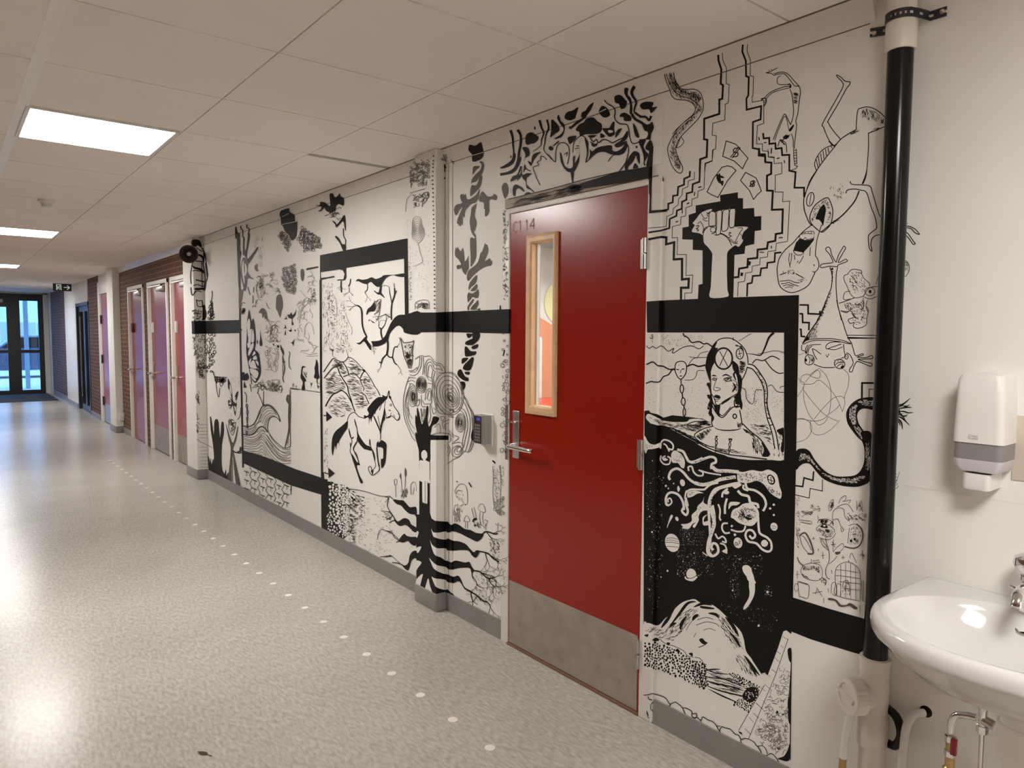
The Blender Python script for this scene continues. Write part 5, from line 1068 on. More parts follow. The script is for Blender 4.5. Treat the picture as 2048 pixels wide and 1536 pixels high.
draw('swan_pattern_drawing', 'black rippling camouflage pattern around two kissing swans above the red door', '''
@ 980 120 .21484
t5 190 655 210 720 215 800 220 860 205 930 140 980 95 1000; s5 255 650 285 700 285 780 270 860 260 940 230 1010 170 1050 95 1065; f 95 1005 130 985 180 960 215 920 225 870 240 880 230 940 190 985 120 1010; f 95 1080 110 1060 200 1045 240 1000 265 930 290 900 280 960 240 1030 190 1060 120 1070
f 330 770 335 700 370 675 400 680 450 715 440 750 410 775 380 780 350 790; f 300 820 340 810 365 840 365 890 330 910 310 950 330 880; t5 460 560 480 630 500 680 480 740 470 800 400 850; t4 530 555 545 630 520 700 510 770 500 830 530 880 600 950; f 570 560 600 570 640 620 640 660 600 690 560 720 570 650
f 640 510 625 540 650 590 685 640 660 690 600 730 620 735 670 710 695 650 690 600 660 570 650 540; f 695 520 720 485 770 470 820 440 800 520 790 545 740 562 700 548; f 965 395 920 425 890 470 855 490 850 530 880 535 920 490 945 450; u5 730 635 760 625 800 590 860 550 900 520; f 735 620 770 620 750 645
f 1015 470 1040 430 1080 440 1110 480 1115 515 1080 535 1050 530 1020 500; s2 1065 370 1090 405 1150 440 1165 480 1160 540 1200 590 1270 600 1290 640 1300 710 1320 770 1360 775 1400 750; -s1.6 1020 485 1080 455
f 1160 340 1210 325 1260 370 1275 390 1260 440 1220 455 1200 410 1165 395; t6 1265 265 1262 310 1300 370 1320 440 1310 500; t6.4 1345 245 1320 290 1325 330 1360 390 1345 450 1345 490 1385 520 1400 545; f 1255 265 1285 268 1280 320 1310 360 1325 440 1320 500 1300 495 1300 400 1260 330
f 1395 420 1440 390 1520 395 1510 440 1555 435 1500 495 1480 460 1420 460; s4.6 1350 490 1400 525 1450 530 1480 560 1500 520; s5 1320 500 1350 550 1420 590 1450 650 1510 640 1500 580; f 1210 510 1250 490 1310 525 1310 565 1250 565 1240 530 1210 530; f 1330 590 1360 630 1390 720 1350 700; f 1420 580 1460 600 1510 590 1520 640 1500 690 1490 740 1440 740 1400 770 1390 740 1450 730 1470 680 1430 620
f 800 640 830 600 870 580 900 545 960 535 1000 570 1040 600 1030 670 960 690 900 690 840 705 830 670 805 660
f 1045 640 1080 635 1110 630 1140 580 1160 580 1155 640 1160 690 1120 715 1090 700; -f 1100 655 1135 655 1145 670 1110 680; f 1030 680 1070 710 1030 725; f 910 705 990 700 950 725; u4 1165 720 1190 660 1230 640; f 1190 660 1230 635 1220 655 1190 700 1165 725
f 725 720 800 705 790 740 750 780 735 775; s2 930 720 960 760 990 740 1010 770 1050 740 1100 750 1140 770 1200 740 1240 720 1280 660; u5 1280 660 1270 720 1220 760 1160 790; f 1160 790 1220 770 1275 755 1230 800 1180 815; f 1270 690 1280 720 1240 750 1200 770
f 930 830 950 850 1000 815 1060 800 1130 795 1140 840 1180 850 1230 820 1265 770 1280 790 1260 850 1210 885 1130 880 1060 855 990 870 920 930 930 880; u4 930 760 980 790 1000 770; f 940 785 1000 785 970 810
f 1385 760 1450 740 1430 800 1450 850 1475 880 1440 950 1450 980 1430 970 1430 900 1410 830; f 1450 800 1490 745 1515 790 1515 870 1500 1000 1480 1010 1455 985 1470 900 1480 850 1450 830; f 1260 1025 1255 980 1290 910 1330 855 1360 850 1390 870 1395 930 1390 970 1370 930 1360 890 1340 930 1320 960 1290 990 1280 1025; f 1330 1005 1350 960 1380 1000 1340 1010; e 1365 810 10 12; s2 1280 790 1290 840 1260 960 1200 1040; s5 1490 900 1490 1100 1490 1250
f 545 820 560 800 590 820 580 840 560 840; l2.6 590 800 640 755; s1.6 520 870 560 900 605 950 610 870 630 790 670 770 710 780 735 820 735 900 720 970; f 650 860 665 880 680 940 700 990 740 1010 770 990 770 910 790 895 790 960 830 880 835 800 830 930 810 990 780 1040 740 1045 700 1020 660 950; s1.8 755 1040 765 1080 770 1140; f 750 1030 780 1040 770 1135 762 1130
s1.6 770 860 780 770 810 730 850 705 890 730 910 800 910 880 890 950; f 880 730 915 770 905 870 890 940 900 840; s1.6 890 955 930 920; s1.4 690 880 720 860 710 900; s1.4 790 830 810 820 830 820; s1.6 800 800 830 800
f 385 950 400 880 470 855 440 890 410 930 380 985; f 350 940 380 985 390 960; s1.4 530 930 500 900 470 900 470 930 440 950 450 980 400 1000 420 1060 430 1090 465 1165; t4 290 990 260 1060 200 1120; f 190 1130 215 1080 280 1060 300 990 290 1070 240 1110; f 320 970 340 1010 380 1030 370 1035 330 1020 310 1050; f 300 1080 340 1055 390 1060 340 1100 345 1170 390 1210 340 1190 330 1130 310 1110; t4 300 1060 260 1110 250 1120
f 210 1210 220 1170 250 1160 300 1190 320 1220 310 1225 270 1195 240 1210 235 1260 215 1260; s2 345 1170 410 1230; u3 190 1190 200 1240; f 320 1250 350 1230 380 1240 330 1255; s1.6 1100 945 1130 900 1180 870; u3 1200 1040 1250 960
e 418 635 8 14; e 195 900 6 14
^f 108 1190 130 1145 160 1160 170 1230 140 1290 125 1260
F 1200 1035 1490 990 1480 1110 850 1200 830 1155; s1.6 170 1295 600 1190 850 1120 1200 1040
F 1485 900 1503 900 1500 1400 1650 1390 1650 1410 1485 1425
^h60 30 -14 6 0 170 1310 600 1210 600 1290 180 1380; ^h70 20 -14 6 0 560 1215 860 1150 860 1220 560 1290; h60 20 -14 8 0 700 1180 880 1140 880 1220 720 1250
''',seed=15)
draw('twisted_trunk_drawing', 'black twisted plait with hands reaching out, rising to the ceiling', '''
@ 880 270 .13021
f 455 150 520 165 560 155 625 110 645 150 660 220 670 260 665 320 630 370 580 395 540 410 500 405 490 370 490 300 460 265 435 220
-s1.2 490 315 580 290 670 262
^f 510 490 560 475 610 480 600 500 545 550 505 610 500 560; ^f 605 420 630 400 660 420 675 460 665 540 640 600 600 640 560 710 500 730 480 745 490 680 540 610 620 530 635 450; ^f 600 620 645 630 635 720 610 800 540 880 480 940 465 930 465 850 490 770 550 775 590 700
^f 600 840 610 830 600 900 580 990 540 1040 480 1060 420 1120 385 1165 375 1265 350 1250 345 1380 335 1370 325 1350 310 1410 300 1380 280 1400 285 1370 260 1355 270 1290 310 1190 350 1100 300 1150 270 1210 240 1230 220 1190 215 1130 250 1070 340 1045 320 1000 310 930 340 905 350 935 355 895 370 930 395 905 400 970 440 990 490 965 550 920
^f 610 930 640 870 670 880 720 940 800 940 830 905 860 925 870 940 860 1000 800 990 755 1000 755 1100 755 1180 720 1240 690 1240 690 1140 675 1130 670 1040 620 1025 595 1000
^f 490 1110 560 1055 540 1150 530 1250 560 1330 550 1410 530 1470 500 1480 520 1536 500 1530 470 1440 455 1330 470 1230 480 1150
@ 880 460 .13021
^f 470 -20 510 -10 520 40 545 80 550 130 520 90 490 50; ^f 460 155 490 115 520 130 550 130 555 260 550 420 500 530 470 560 470 420
^f 240 265 255 290 270 260 300 310 325 320 345 275 360 310 370 420 375 490 410 450 440 390 435 460 440 580 410 640 395 690 350 640 330 580 300 600 300 570 280 605 255 580 265 540 320 530 290 460 230 390
^f 690 205 700 225 722 225 725 260 735 270 730 360 680 470 720 460 760 435 775 465 797 480 785 540 720 555 640 590 550 660 480 730 440 780 415 760 415 690 440 620 540 540 590 470 620 360 650 320
^f 560 690 565 760 540 820 480 870 440 920 440 860 470 790; ^f 565 830 568 890 540 930 470 935 510 880; ^f 590 910 585 1030 545 1045 500 1030 470 1060 430 1110 420 1060 420 1000 440 960 490 975 540 950; ^f 580 1075 590 1140 560 1200 540 1225 470 1220 490 1170 550 1110; ^f 500 1065 520 1075 490 1130 450 1180 445 1225 425 1225 425 1170; ^f 560 1225 610 1200 615 1230
s1.6 918 1225 925 1160 930 1225
@ 790 640 .18229
f 785 150 830 150 850 160 820 195 795 190; f 850 140 925 140 925 200 880 255 840 275 775 270 775 240 820 215 850 200; f 910 265 905 300 870 320 840 310 850 285; f 765 300 790 295 830 340 890 345 880 380 820 395 770 395; f 740 420 800 415 790 440 740 480 730 460; f 840 410 862 415 855 470 830 540 790 555 745 535 760 490 800 450; f 690 560 720 540 745 580 770 620 805 635 800 670 750 660 690 610; f 765 570 820 570 810 600 775 595; f 665 605 690 640 680 645; f 712 680 760 680 770 730 740 775 725 720
''')
draw('contour_crown_drawing', 'map like contour lines forming the round crown of the hand tree', '''
@ 790 640 .18229
W 1
o1.2 285 705 8 14; o1.3 285 705 16 26; o1.3 286 706 26 40; o1.3 288 706 36 54; o1.3 288 708 48 72; %o1.2 288 710 58 90
o1.2 200 840 8 36; o1.3 200 840 15 52; %o1.3 200 838 26 70; %o1.2 198 834 38 92; %o1.2 194 836 50 115
o1.3 712 1125 10 24; o1.3 712 1125 20 42; %o1.3 714 1126 32 60; %o1.2 716 1126 44 80; %o1.2 716 1128 56 100
o1.4 610 860 12 22 -30; o1.4 612 860 22 38 -30; %o1.3 614 850 36 62 -30; %o1.3 612 840 56 92 -25; %o1.2 606 830 80 126 -20; %o1.2 600 820 105 165 -15; %o1.2 595 815 135 205 -12; %o1.2 590 810 160 235 -10
o1.3 437 1420 8 14; o1.3 437 1420 16 26; %o1.3 440 1420 28 40; %o1.2 444 1422 42 56; %o1.2 700 1420 20 30 30; %o1.2 690 1430 36 48 30; %o1.2 680 1440 56 66 30; %o1.2 560 1420 24 44; %o1.2 560 1425 44 70
%s1.2 220 430 280 390 330 400 380 395 420 440 450 470 500 480 540 530 555 580; %s1.2 230 560 265 490 270 400; %s1.2 245 590 285 500 290 400; %s1.2 300 600 310 520 310 400; %s1.2 320 600 330 480 370 430 410 450 440 490 490 500 520 560; %s1.2 340 620 345 500 375 460 410 480 430 530 490 540 525 560; %s1.2 355 640 365 520 390 490 410 540 430 560
%s1.2 160 600 200 610 240 590; %s1.2 165 570 230 570; %s1.2 150 560 200 550 240 520; %s1.2 140 650 170 630 230 640; %s1.2 140 680 180 660 220 680; %s1.2 150 700 190 700 220 730; %s1.3 155 620 120 720 95 840 90 960 105 1080 150 1200 190 1290 230 1330; %s1.2 170 700 130 800 110 900 110 1000 140 1120 180 1210 225 1270; %s1.2 150 740 125 880 130 1010 170 1130 220 1200; %s1.2 140 900 145 1000 190 1080; %s1.2 120 960 150 980 150 1080 180 1150 
%s1.2 350 860 370 780 390 800 385 880 350 860; %s1.2 330 880 340 790 380 750 400 800 400 900 380 960 390 1060 370 1130; %s1.2 300 880 320 920 380 920 400 960 420 1030 450 1000 420 960; %s1.2 240 890 270 870 260 930 230 940 240 890; %s1.2 290 820 290 940 340 950; %s1.2 350 620 400 640 410 700; %s1.2 355 690 400 700; %s1.2 360 650 400 670; %s1.2 420 540 400 620 420 700 430 800 450 900 470 1000 520 1030 600 1030; %s1.2 440 560 420 640 440 720 460 850 480 950 530 1000; %s1.3 410 700 410 800 440 930 450 1010
%s1.3 480 580 560 580 620 575 670 610 710 680 735 780 800 940 850 1020 865 1100; %s1.2 730 800 790 880 830 1000 850 1100 860 1200 840 1350 800 1440; %s1.2 720 850 780 950 820 1080 820 1200 800 1330 770 1440; %s1.2 700 960 760 990 790 1080 795 1180 770 1300 750 1400; %s1.2 690 980 740 1010 770 1090 770 1180 745 1290 735 1380; %s1.3 810 940 850 1010 865 1060 866 1200 860 1340 815 1445 750 1435; %s1.2 840 1060 850 1250 820 1400
%s1.2 500 1060 545 1065 520 1110 500 1060; %s1.2 430 1180 480 1140 500 1190 490 1250; %s1.2 540 1200 520 1130 600 1090; %s1.2 560 1210 545 1150 590 1130; %s1.2 400 1260 480 1240 590 1250 610 1310 590 1350; %s1.2 590 1210 640 1260 700 1290 640 1340; %s1.2 590 1240 650 1290; %s1.3 385 1480 400 1530 480 1550 560 1580 640 1530 700 1500 760 1440; %s1.2 400 1350 480 1330 580 1340; %s1.2 500 1540 520 1350; %s1.2 480 1360 500 1480 460 1530; %s1.2 620 1360 700 1340 740 1370 740 1440
%s1.2 280 970 295 1100 310 1110 330 970; %s1.1 290 970 300 1060 315 970; f 838 1240 858 1200 862 1320 835 1300
%h30 4 0 30 0 580 960 660 990 650 1070 580 1080; %h40 5 30 15 0 560 640 640 740 660 1000 580 1000
''',seed=17)
draw('hand_tree_drawing', 'black tree with hand shaped top, white figure inside and thick roots', '''
@ 790 640 .18229
f 250 970 265 1030 290 1140 310 1120 330 1060 345 955 362 950 365 1020 355 1080 370 1170 400 1120 420 1060 470 1065 485 1085 460 1130 410 1160 395 1220 400 1262 570 1268 585 1270 585 1310 570 1318 440 1330 395 1320 385 1400 378 1560 265 1560 262 1430 225 1300 225 1230 240 1240 222 1130 225 1040 240 1060 240 970
@ 770 880 .22789
F 298 -10 392 -10 390 300 392 640 410 690 440 710 545 718 545 1370 410 1360 350 1330 275 1260 275 650 300 655 302 300 297 100
-f 320 110 345 88 368 110 370 150 355 175 388 195 390 225 390 352 300 352 300 190 335 180 320 150; -s5.6 315 340 315 358; -s5 386 340 386 378; -f 328 340 350 340 352 540 340 548 328 530; -f 354 340 370 340 372 540 362 555 354 540; %s1 300 200 298 350; %s1 392 200 393 350; l1 352 360 352 540
-F 396 640 400 0 546 0 546 716 440 708 408 688
-F 270 -10 297 100 302 300 300 650 270 655
-f 405 775 425 810 480 812 546 805 546 868 490 870 430 850 415 820
-f 395 878 415 920 460 950 546 960 546 1060 490 1030 440 1010 415 960 
-f 388 1035 420 1070 460 1100 546 1120 546 1175 490 1165 430 1130 405 1080
-f 410 1200 440 1215 546 1235 546 1310 500 1310 450 1290 430 1260
-f 330 1175 320 1230 300 1300 275 1290 275 1225; -f 380 1215 395 1280 415 1345 380 1345 350 1320 360 1270; -f 275 1060 320 1075 290 1120 275 1140; -f 270 950 318 935 295 985 270 990; -f 275 800 295 810 280 860 272 850
@ 770 880 .22789
f 275 590 220 590 190 560 160 530 130 528 70 522 100 560 140 575 180 620 220 648 260 655 278 680; f 278 770 230 740 210 700 170 685 140 700 110 715 78 680 90 720 130 755 180 745 220 775 250 805 278 808; f 278 855 230 850 190 840 170 822 140 850 122 885 160 900 200 885 230 915 270 925; f 278 975 240 980 215 1020 205 1075 180 1100 150 1100 195 1145 215 1120 230 1060 260 1035 280 1040
f 540 716 580 745 610 732 650 745 700 780 750 790 800 815 860 825 850 860 810 890 760 870 700 840 660 820 600 800 540 808; f 540 868 600 885 650 890 710 915 750 960 780 985 800 968 830 975 810 1020 790 1033 760 1010 730 970 660 965 600 970 540 960
f 540 1060 580 1075 620 1058 700 1075 740 1070 760 1110 785 1145 760 1165 745 1125 700 1120 640 1125 580 1138 540 1118; f 540 1180 600 1200 640 1190 665 1220 690 1280 720 1310 700 1310 650 1240 600 1255 540 1240; f 540 1310 580 1340 605 1360 625 1405 580 1395 540 1380
s2.6 850 830 880 805 920 810 960 825 990 820; s2.6 820 975 870 985 910 1000 950 1040 1000 1070; s2.4 780 1145 830 1155 870 1190 910 1215 960 1205; t2.4 765 1160 765 1200 790 1250; s3 710 1308 750 1330 800 1360 860 1410 900 1420; s1.6 0 500 40 495 70 520; s1.4 0 500 30 510 20 580 60 650 90 700; s1.4 125 885 80 850 60 810 0 795; s1.4 155 1100 110 1080 60 1075; s1.2 30 1015 60 1020 0 1025
W .9
y1.6 4 70 60 .8 890 810; y1.6 4 60 40 .8 915 1005; y1.5 4 70 80 .8 880 990; y1.6 4 80 60 .8 910 1215; y1.6 4 70 20 .7 830 1155; y1.6 4 80 80 .8 755 1335; y1.6 4 70 50 .8 880 1415; y1.4 4 80 70 .8 770 1200; y1.4 4 60 30 .8 930 1210; y1.3 4 60 100 .8 800 1370; y1.3 4 50 10 .8 940 820; y1.3 4 50 -20 .8 950 1210
^h90 7 70 50 0 790 1180 1000 1100 1010 1420 900 1480 780 1400; ^h50 7 60 50 0 900 850 1010 860 1010 1080 940 1020
''',seed=18)
draw('mushroom_drawing', 'thin pen mushrooms and dripping ants beside the roots', '''
@ 770 880 .22789
%s1.1 610 460 620 430 650 390 690 388 715 420 725 500 720 560; %s1 620 470 640 440 670 450; %s1 640 560 635 600 625 720; %s1 680 540 690 560 660 580; %s1 650 590 655 720; %h20 4 60 60 0 610 440 710 430 710 540 630 560; e 706 567 6 6; e 632 365 8 5 30; s2.4 735 372 745 390 760 415; s3 942 182 955 190 968 205
%s1 690 715 700 680 715 665 735 685 740 715 690 712; %s1 705 720 705 770; %s1 722 720 724 775; %s1 815 600 830 570 850 560 870 580 880 630 850 630 820 610; %s1 835 630 830 680 840 740; %s1 860 640 855 690 865 740; %s1 780 590 800 680; %s1 760 600 780 680; f 765 715 775 690 800 682 808 700 790 705 775 720; e 790 748 11 10; %s1 870 700 900 710 890 740; %s1 880 740 885 790; %s1 800 750 830 740 860 750; %s1 600 660 610 580 640 570; %s1 610 720 615 640; %h30 6 80 30 0 600 590 680 590 680 720 610 720; %h24 6 80 20 0 760 700 900 720 890 790 780 770
%h80 4 60 30 0 945 230 1010 220 1010 600 950 600; %h30 4 40 60 0 1000 230 1050 230 1050 400 1010 400; %k20 1.4 3 950 560 1040 480 1040 660 960 650; %s1 945 230 950 340 945 460 960 600; %s1 1010 220 1015 400 1005 560
%s1 80 350 100 345 105 380 85 395 80 350; %s1 92 400 95 500; ^u3 137 290 135 320 142 345; ^u4 178 245 180 290 178 325; %s1 140 340 150 440 160 510; %s1 178 320 175 400 165 510; %s1 190 420 170 500; %s1 230 480 225 400 245 370 270 380 275 450; %s1 245 480 255 420; %h26 8 90 20 0 130 420 200 420 200 520 140 520
''',seed=19)
draw('face_strip_drawing', 'tiny faces drawn down the door casing', '''
@ 1003 400 1
%g70 1.2 1.6 2 20 14 20 14 200 2 200
@ 1003 660 1
%k20 3 4.6 1 60 14 60 12 250 0 250; %g50 1 1.6 1 60 14 60 12 250 0 250; l2 6 40 3 52; %k5 2 3 2 0 13 0 12 50 2 50
''',seed=20)
draw('pillar_doodle_drawing', 'faint pen doodles and dotted edge on the upper pillar', '''
@ 780 270 .306
%g46 2 1.6 125 170 260 150 265 320 130 350; %k34 1.6 3 130 180 255 160 260 330 130 340; %l1.2 130 380 230 350; ^s1.4 150 430 180 400 200 410 220 380 250 375 250 410 220 420 210 470; e 167 460 6 6; ^s1.4 210 400 240 420 220 450; %g20 2 1.6 140 390 255 370 255 470 150 480
~r1 6 180 620 42 80 .2; ~s1 100 500 110 420 140 390; ~h40 3 0 10 0 100 520 125 520 150 1080 110 1080; %h60 2.4 10 20 0 120 780 140 780 145 1080 118 1080; ~s1 180 700 200 780 210 830 150 860; %s1 165 1140 165 1100 200 1080 250 1085 255 1140; %s1 180 1140 185 1110 240 1100 240 1140; %g20 2 1.4 160 1090 255 1090 250 1140 165 1140
~h70 3 80 40 0 130 650 270 640 270 1060 150 1060
e 284 138 5 5; e 283 168 5 5; e 282 190 5 5; e 281 212 5 5; e 280 238 5 5; e 279 268 5 5; e 278 296 5 5; e 279 322 5 5; e 280 350 5 5; e 281 378 5 5; e 282 406 5 5; e 282 434 5 5; e 283 462 5 5; e 283 492 5 5; e 284 520 5 5; e 285 550 5 5; e 286 580 5 5; e 286 608 5 5; e 287 636 5 5; e 287 664 5 5; e 288 692 5 5; e 288 718 5 5; e 289 745 5 5; e 289 772 5 5; e 289 800 5 5; e 289 828 5 5; e 290 856 5 5; e 290 884 5 5; e 290 912 5 5; e 291 940 5 5; e 291 966 5 5; e 291 994 5 5; e 291 1022 5 5; e 291 1050 5 5; e 291 1078 5 5; e 291 1106 5 5; e 291 1132 5 5
s2 357 190 358 240; s3 356 200 365 215; e 357 282 5 6; %k8 1 2 340 130 370 130 370 170 340 170; e 408 175 8 5; %s1 395 160 420 190
''',pil1,seed=21)
draw('black_band_far_drawing', 'black band crossing the pillar and joining a curling branch frame', '''
@ 0 0 1
F 815 665 868 664 895 664 1023 667 1023 618 930 622 868 625 838 625 811 629
@ 640 480 .1692
f 1020 880 1182 850 1182 1100 1010 1100 980 1050 940 1015 900 1020 850 1070 820 1120 800 1190 740 1235 680 1255 620 1250 590 1200 660 1195 720 1180 770 1130 800 1060 850 960 920 890
F 0 180 1032 -20 1045 880 1003 880 993 220 308 330 312 440 275 470 290 400 270 360 235 348 8 380 22 1560 0 1560
''')
draw('panel_frame_drawing', 'thin black frames and lower black band around the far mural panels', '''
@ 0 0 1
F 383 642 480 640 481 666 384 668
l3.4 477 480 479 560 480 656 483 790 486 935
F 486 905 520 915 645 956 645 990 580 970 486 926
F 645 957 655 959 655 1064 645 1059
l4.2 641 560 642 760 645 1062
@ 410 740 .16276
F 462 985 760 1075 1167 1240 1167 1425 880 1330 462 1140
s1 1045 230 1167 240; l1.4 1060 1400 1055 1530; f 1050 1420 1060 1470 1045 1460 1058 1510
@ 470 380 .15625
l2.6 915 1020 1065 985; l2.6 1095 1145 1270 1105; F 905 1022 920 1000 1065 975 1068 992
''',seed=31)
draw('horse_drawing', 'galloping horse with black mane and tail', '''
@ 640 760 .15625
-f 360 500 400 425 440 415 490 455 575 490 640 460 700 420 780 320 850 250 870 150 885 220 930 290 1010 430 990 510 940 480 840 480 800 600 770 700 780 770 740 830 760 1150 670 1210 620 1120 700 1090 690 940 640 890 560 880 480 790 430 890 500 1080 400 940 390 880 410 780 370 640
s1.6 350 520 370 460 405 425 440 415 470 440 500 470 575 492
f 355 520 300 570 200 655 160 730 148 830 150 920 165 965 175 900 190 840 205 890 210 840 230 800 250 840 245 780 310 670 345 620 355 570
f 565 450 600 460 625 430 605 375 640 320 680 270 740 222 800 215 790 190 820 200 850 210 870 175 860 240 800 290 740 360 690 440 665 490 655 540 640 490 625 575 620 480 570 495
s1.5 855 240 880 140 885 190 880 215; f 885 200 910 215 905 250 880 220; s1.5 885 220 920 270 950 340 1000 410 1018 460 1010 500 985 515 940 475 915 460 880 480 840 485
s1.3 840 270 825 340 840 430 850 480; s1.3 835 260 790 310 760 390; f 875 380 900 385 905 400 890 395; o1.2 908 320 12 12; s1.2 1000 430 1005 445; s1.2 940 440 960 480; s1.2 910 420 900 460 870 470
f 825 350 835 480 810 540 790 620 775 700 765 660 770 600 790 510 810 430; f 680 460 700 470 740 560 765 620 775 690 760 650 720 560; s1.4 730 350 700 440; s1.3 740 460 770 600; s1.5 765 630 775 720 770 780
f 735 790 780 770 820 785 850 820 848 900 840 1020 820 1090 785 1125 780 1015 805 1005 810 930 800 870 730 855 722 830; -u2 745 800 765 780 770 760
s1.6 730 850 735 920 745 1020 760 1140 720 1190 670 1218 640 1190 620 1130 640 1105 660 1130 655 1180; f 660 1160 685 1145 680 1200 665 1210; s2.6 725 860 735 980 755 1110; s1.4 690 940 700 1020 712 1100 680 1150; s1.6 640 760 650 850 670 900 690 960; u4 665 880 690 960 705 1050; f 630 740 640 820 630 840
f 475 580 490 680 540 770 590 830 640 850 665 880 655 905 600 890 560 880 500 810 470 760 480 700; s1.6 440 500 460 560 475 640 480 720 470 790 430 870 440 920 480 1000 495 1060; u2 440 520 460 580 470 620
s1.6 370 620 375 680 400 740 410 790 395 850 385 910 400 950; f 405 740 430 725 430 745 410 755; u3 372 630 385 700 405 760; s1.3 385 800 390 870; s2 470 790 430 860 430 900
f 395 940 420 960 450 1010 475 1050 500 1060 510 1090 470 1090 490 1180 520 1250 550 1310 520 1320 500 1270 470 1180 440 1090 410 1000; s1.3 430 900 470 960 490 1040
''',seed=32)
draw('arrow_drawing', 'two black arrowheads pointing right from the panel frame', '''
@ 640 760 .15625
F 80 400 155 475 80 530; l2 45 455 85 458; F 105 1120 190 1195 110 1255; s2 55 1180 80 1195 110 1195; %h30 5 90 10 0 50 560 100 560 100 1120 50 1120
''')
draw('mountain_drawing', 'lined layered mountains behind the horse', '''
@ 630 690 .10417
s1.8 170 640 300 480 340 440 400 420 440 450 460 500; s1.6 160 520 280 340 350 260 420 290 530 325 600 280 640 220; s1.8 530 325 590 410 630 500 640 560; s1.4 640 240 700 250 790 320 880 420 950 490 1010 560 1090 690 1150 800 1200 870 1245 970
s2 440 450 480 560 560 690 620 790 640 900 690 1040 720 1160 770 1280; s1.6 540 610 640 570 740 540 800 580 860 640 900 560 950 490; s1.4 860 640 900 760 940 830 930 880; s2.2 200 1180 260 1060 340 950 420 910 500 870 560 900 620 960 700 1100 720 1160; s1.6 890 920 960 960 1000 1050 1040 1130; f 900 480 950 470 975 520 940 510
W .8
^h120 9 8 14 0 180 640 420 430 640 860 480 860 280 1000 180 1100; ^h90 9 8 14 0 560 700 640 580 860 640 940 880 960 1000 700 1000 640 860; ^h90 9 12 14 0 240 1100 520 900 700 1120 760 1290 640 1400 330 1360 230 1240; ^h60 8 5 14 0 720 1010 960 1000 1040 1120 980 1220 780 1200; ^h80 8 12 20 0 300 400 360 280 530 340 630 540 520 600 440 430; ^h70 8 12 16 0 600 400 640 250 760 300 930 480 860 620 650 550; ^h60 8 12 14 0 960 520 1100 720 1200 900 1220 980 1050 1080 940 900 900 640; h14 5 10 40 0 780 680 1000 620 1000 700 800 760
''',seed=33)
draw('branch_and_arm_drawing', 'black branches, hanging arm and bare twigs inside the panel', '''
@ 640 480 .1692
f 420 490 450 460 500 470 560 460 610 440 660 460 720 440 760 415 880 410 993 395 995 435 920 432 860 415 790 440 750 490 720 540 680 555 640 530 600 495 550 520 500 510 450 485
f 740 430 720 540 715 620 760 680 700 640 640 600 690 620 705 560; s2 640 600 690 640 715 625 760 680; s2.4 725 540 715 620; s1.4 555 510 560 580 530 615
f 548 885 560 820 600 785 640 730 650 700 645 770 660 800 640 840 580 850; f 575 960 580 940 620 960 650 980 620 975 590 945; ^s1 640 740 720 700 700 800; ^s1 700 740 690 830 640 880; ^s1 720 700 700 880 660 960; ^h16 8 110 20 0 640 700 720 690 700 860 640 880
s3 440 775 470 790 490 830 495 900 500 1000 520 1080 550 1140; t2 550 1140 590 1200 610 1280; f 430 1215 470 1210 540 1140 555 1180 590 1210 640 1210 700 1190 720 1240 650 1250 600 1300 570 1270 520 1200 470 1235; -f 560 1150 600 1190 625 1250 650 1290 630 1350 610 1300 600 1240 570 1200; t1.4 610 1240 620 1330; t1.4 625 1250 640 1360; t1.4 640 1280 675 1295; t1.2 630 1310 655 1330
s3.4 800 1190 800 1280 790 1350; s2.4 790 1350 740 1400 725 1450 700 1440; s2.4 790 1350 820 1385 855 1390 880 1450 910 1475; s1.6 855 1390 870 1290 890 1260 920 1270; s2.6 735 1165 720 1100 720 1050 700 1040; s1.6 720 1060 760 1010
s2.6 845 945 840 860 850 750 880 650 880 570; s1.4 850 750 830 660 820 600; s1.6 840 920 790 890 770 870; s1.4 880 650 905 600
W .8
y1 3 60 -90 .6 880 570; y1 3 60 -100 .6 825 610; y1 3 60 -60 .6 760 1010; y1 3 60 -120 .6 700 1040; y1 3 50 100 .6 725 1450; y1 3 50 60 .6 910 1475; y1 3 50 180 .6 440 775; y1 3 60 -130 .6 450 780; y1 2 60 80 .6 530 615; y1.2 3 50 120 .6 250 480; y1.2 3 50 90 .6 340 560; y1 3 60 -20 .6 900 1265; y1 3 60 -170 .6 780 880
s2 305 440 285 470 240 470 205 475; s2.6 250 480 248 560 255 620; s2 360 460 355 510 335 550; F 10 448 165 430 178 440 12 466
''',seed=34)
draw('skyscraper_drawing', 'faint pen city of towers above the mountains', '''
@ 640 480 .1692
W .7
%h90 7 90 4 0 20 480 140 480 180 1330 30 1330; %h80 6 90 4 0 190 780 280 700 380 1000 380 1330 200 1330; ^h70 4 0 4 0 80 650 180 650 200 1100 140 1100; ^h50 4 0 4 0 230 760 280 760 380 1330 250 1330; ^h24 5 0 6 0 180 1200 290 1230 290 1340 190 1340; ~h80 4 60 60 0 30 500 150 500 370 1330 30 1330; ~s1 150 640 190 720 200 900; ~s1 300 860 330 950 370 1030 380 1100; %s1 150 1300 150 1370 200 1400; %s1 310 1300 330 1380 290 1430; ^h20 4 0 5 0 110 1270 180 1300 130 1330
''',seed=35)
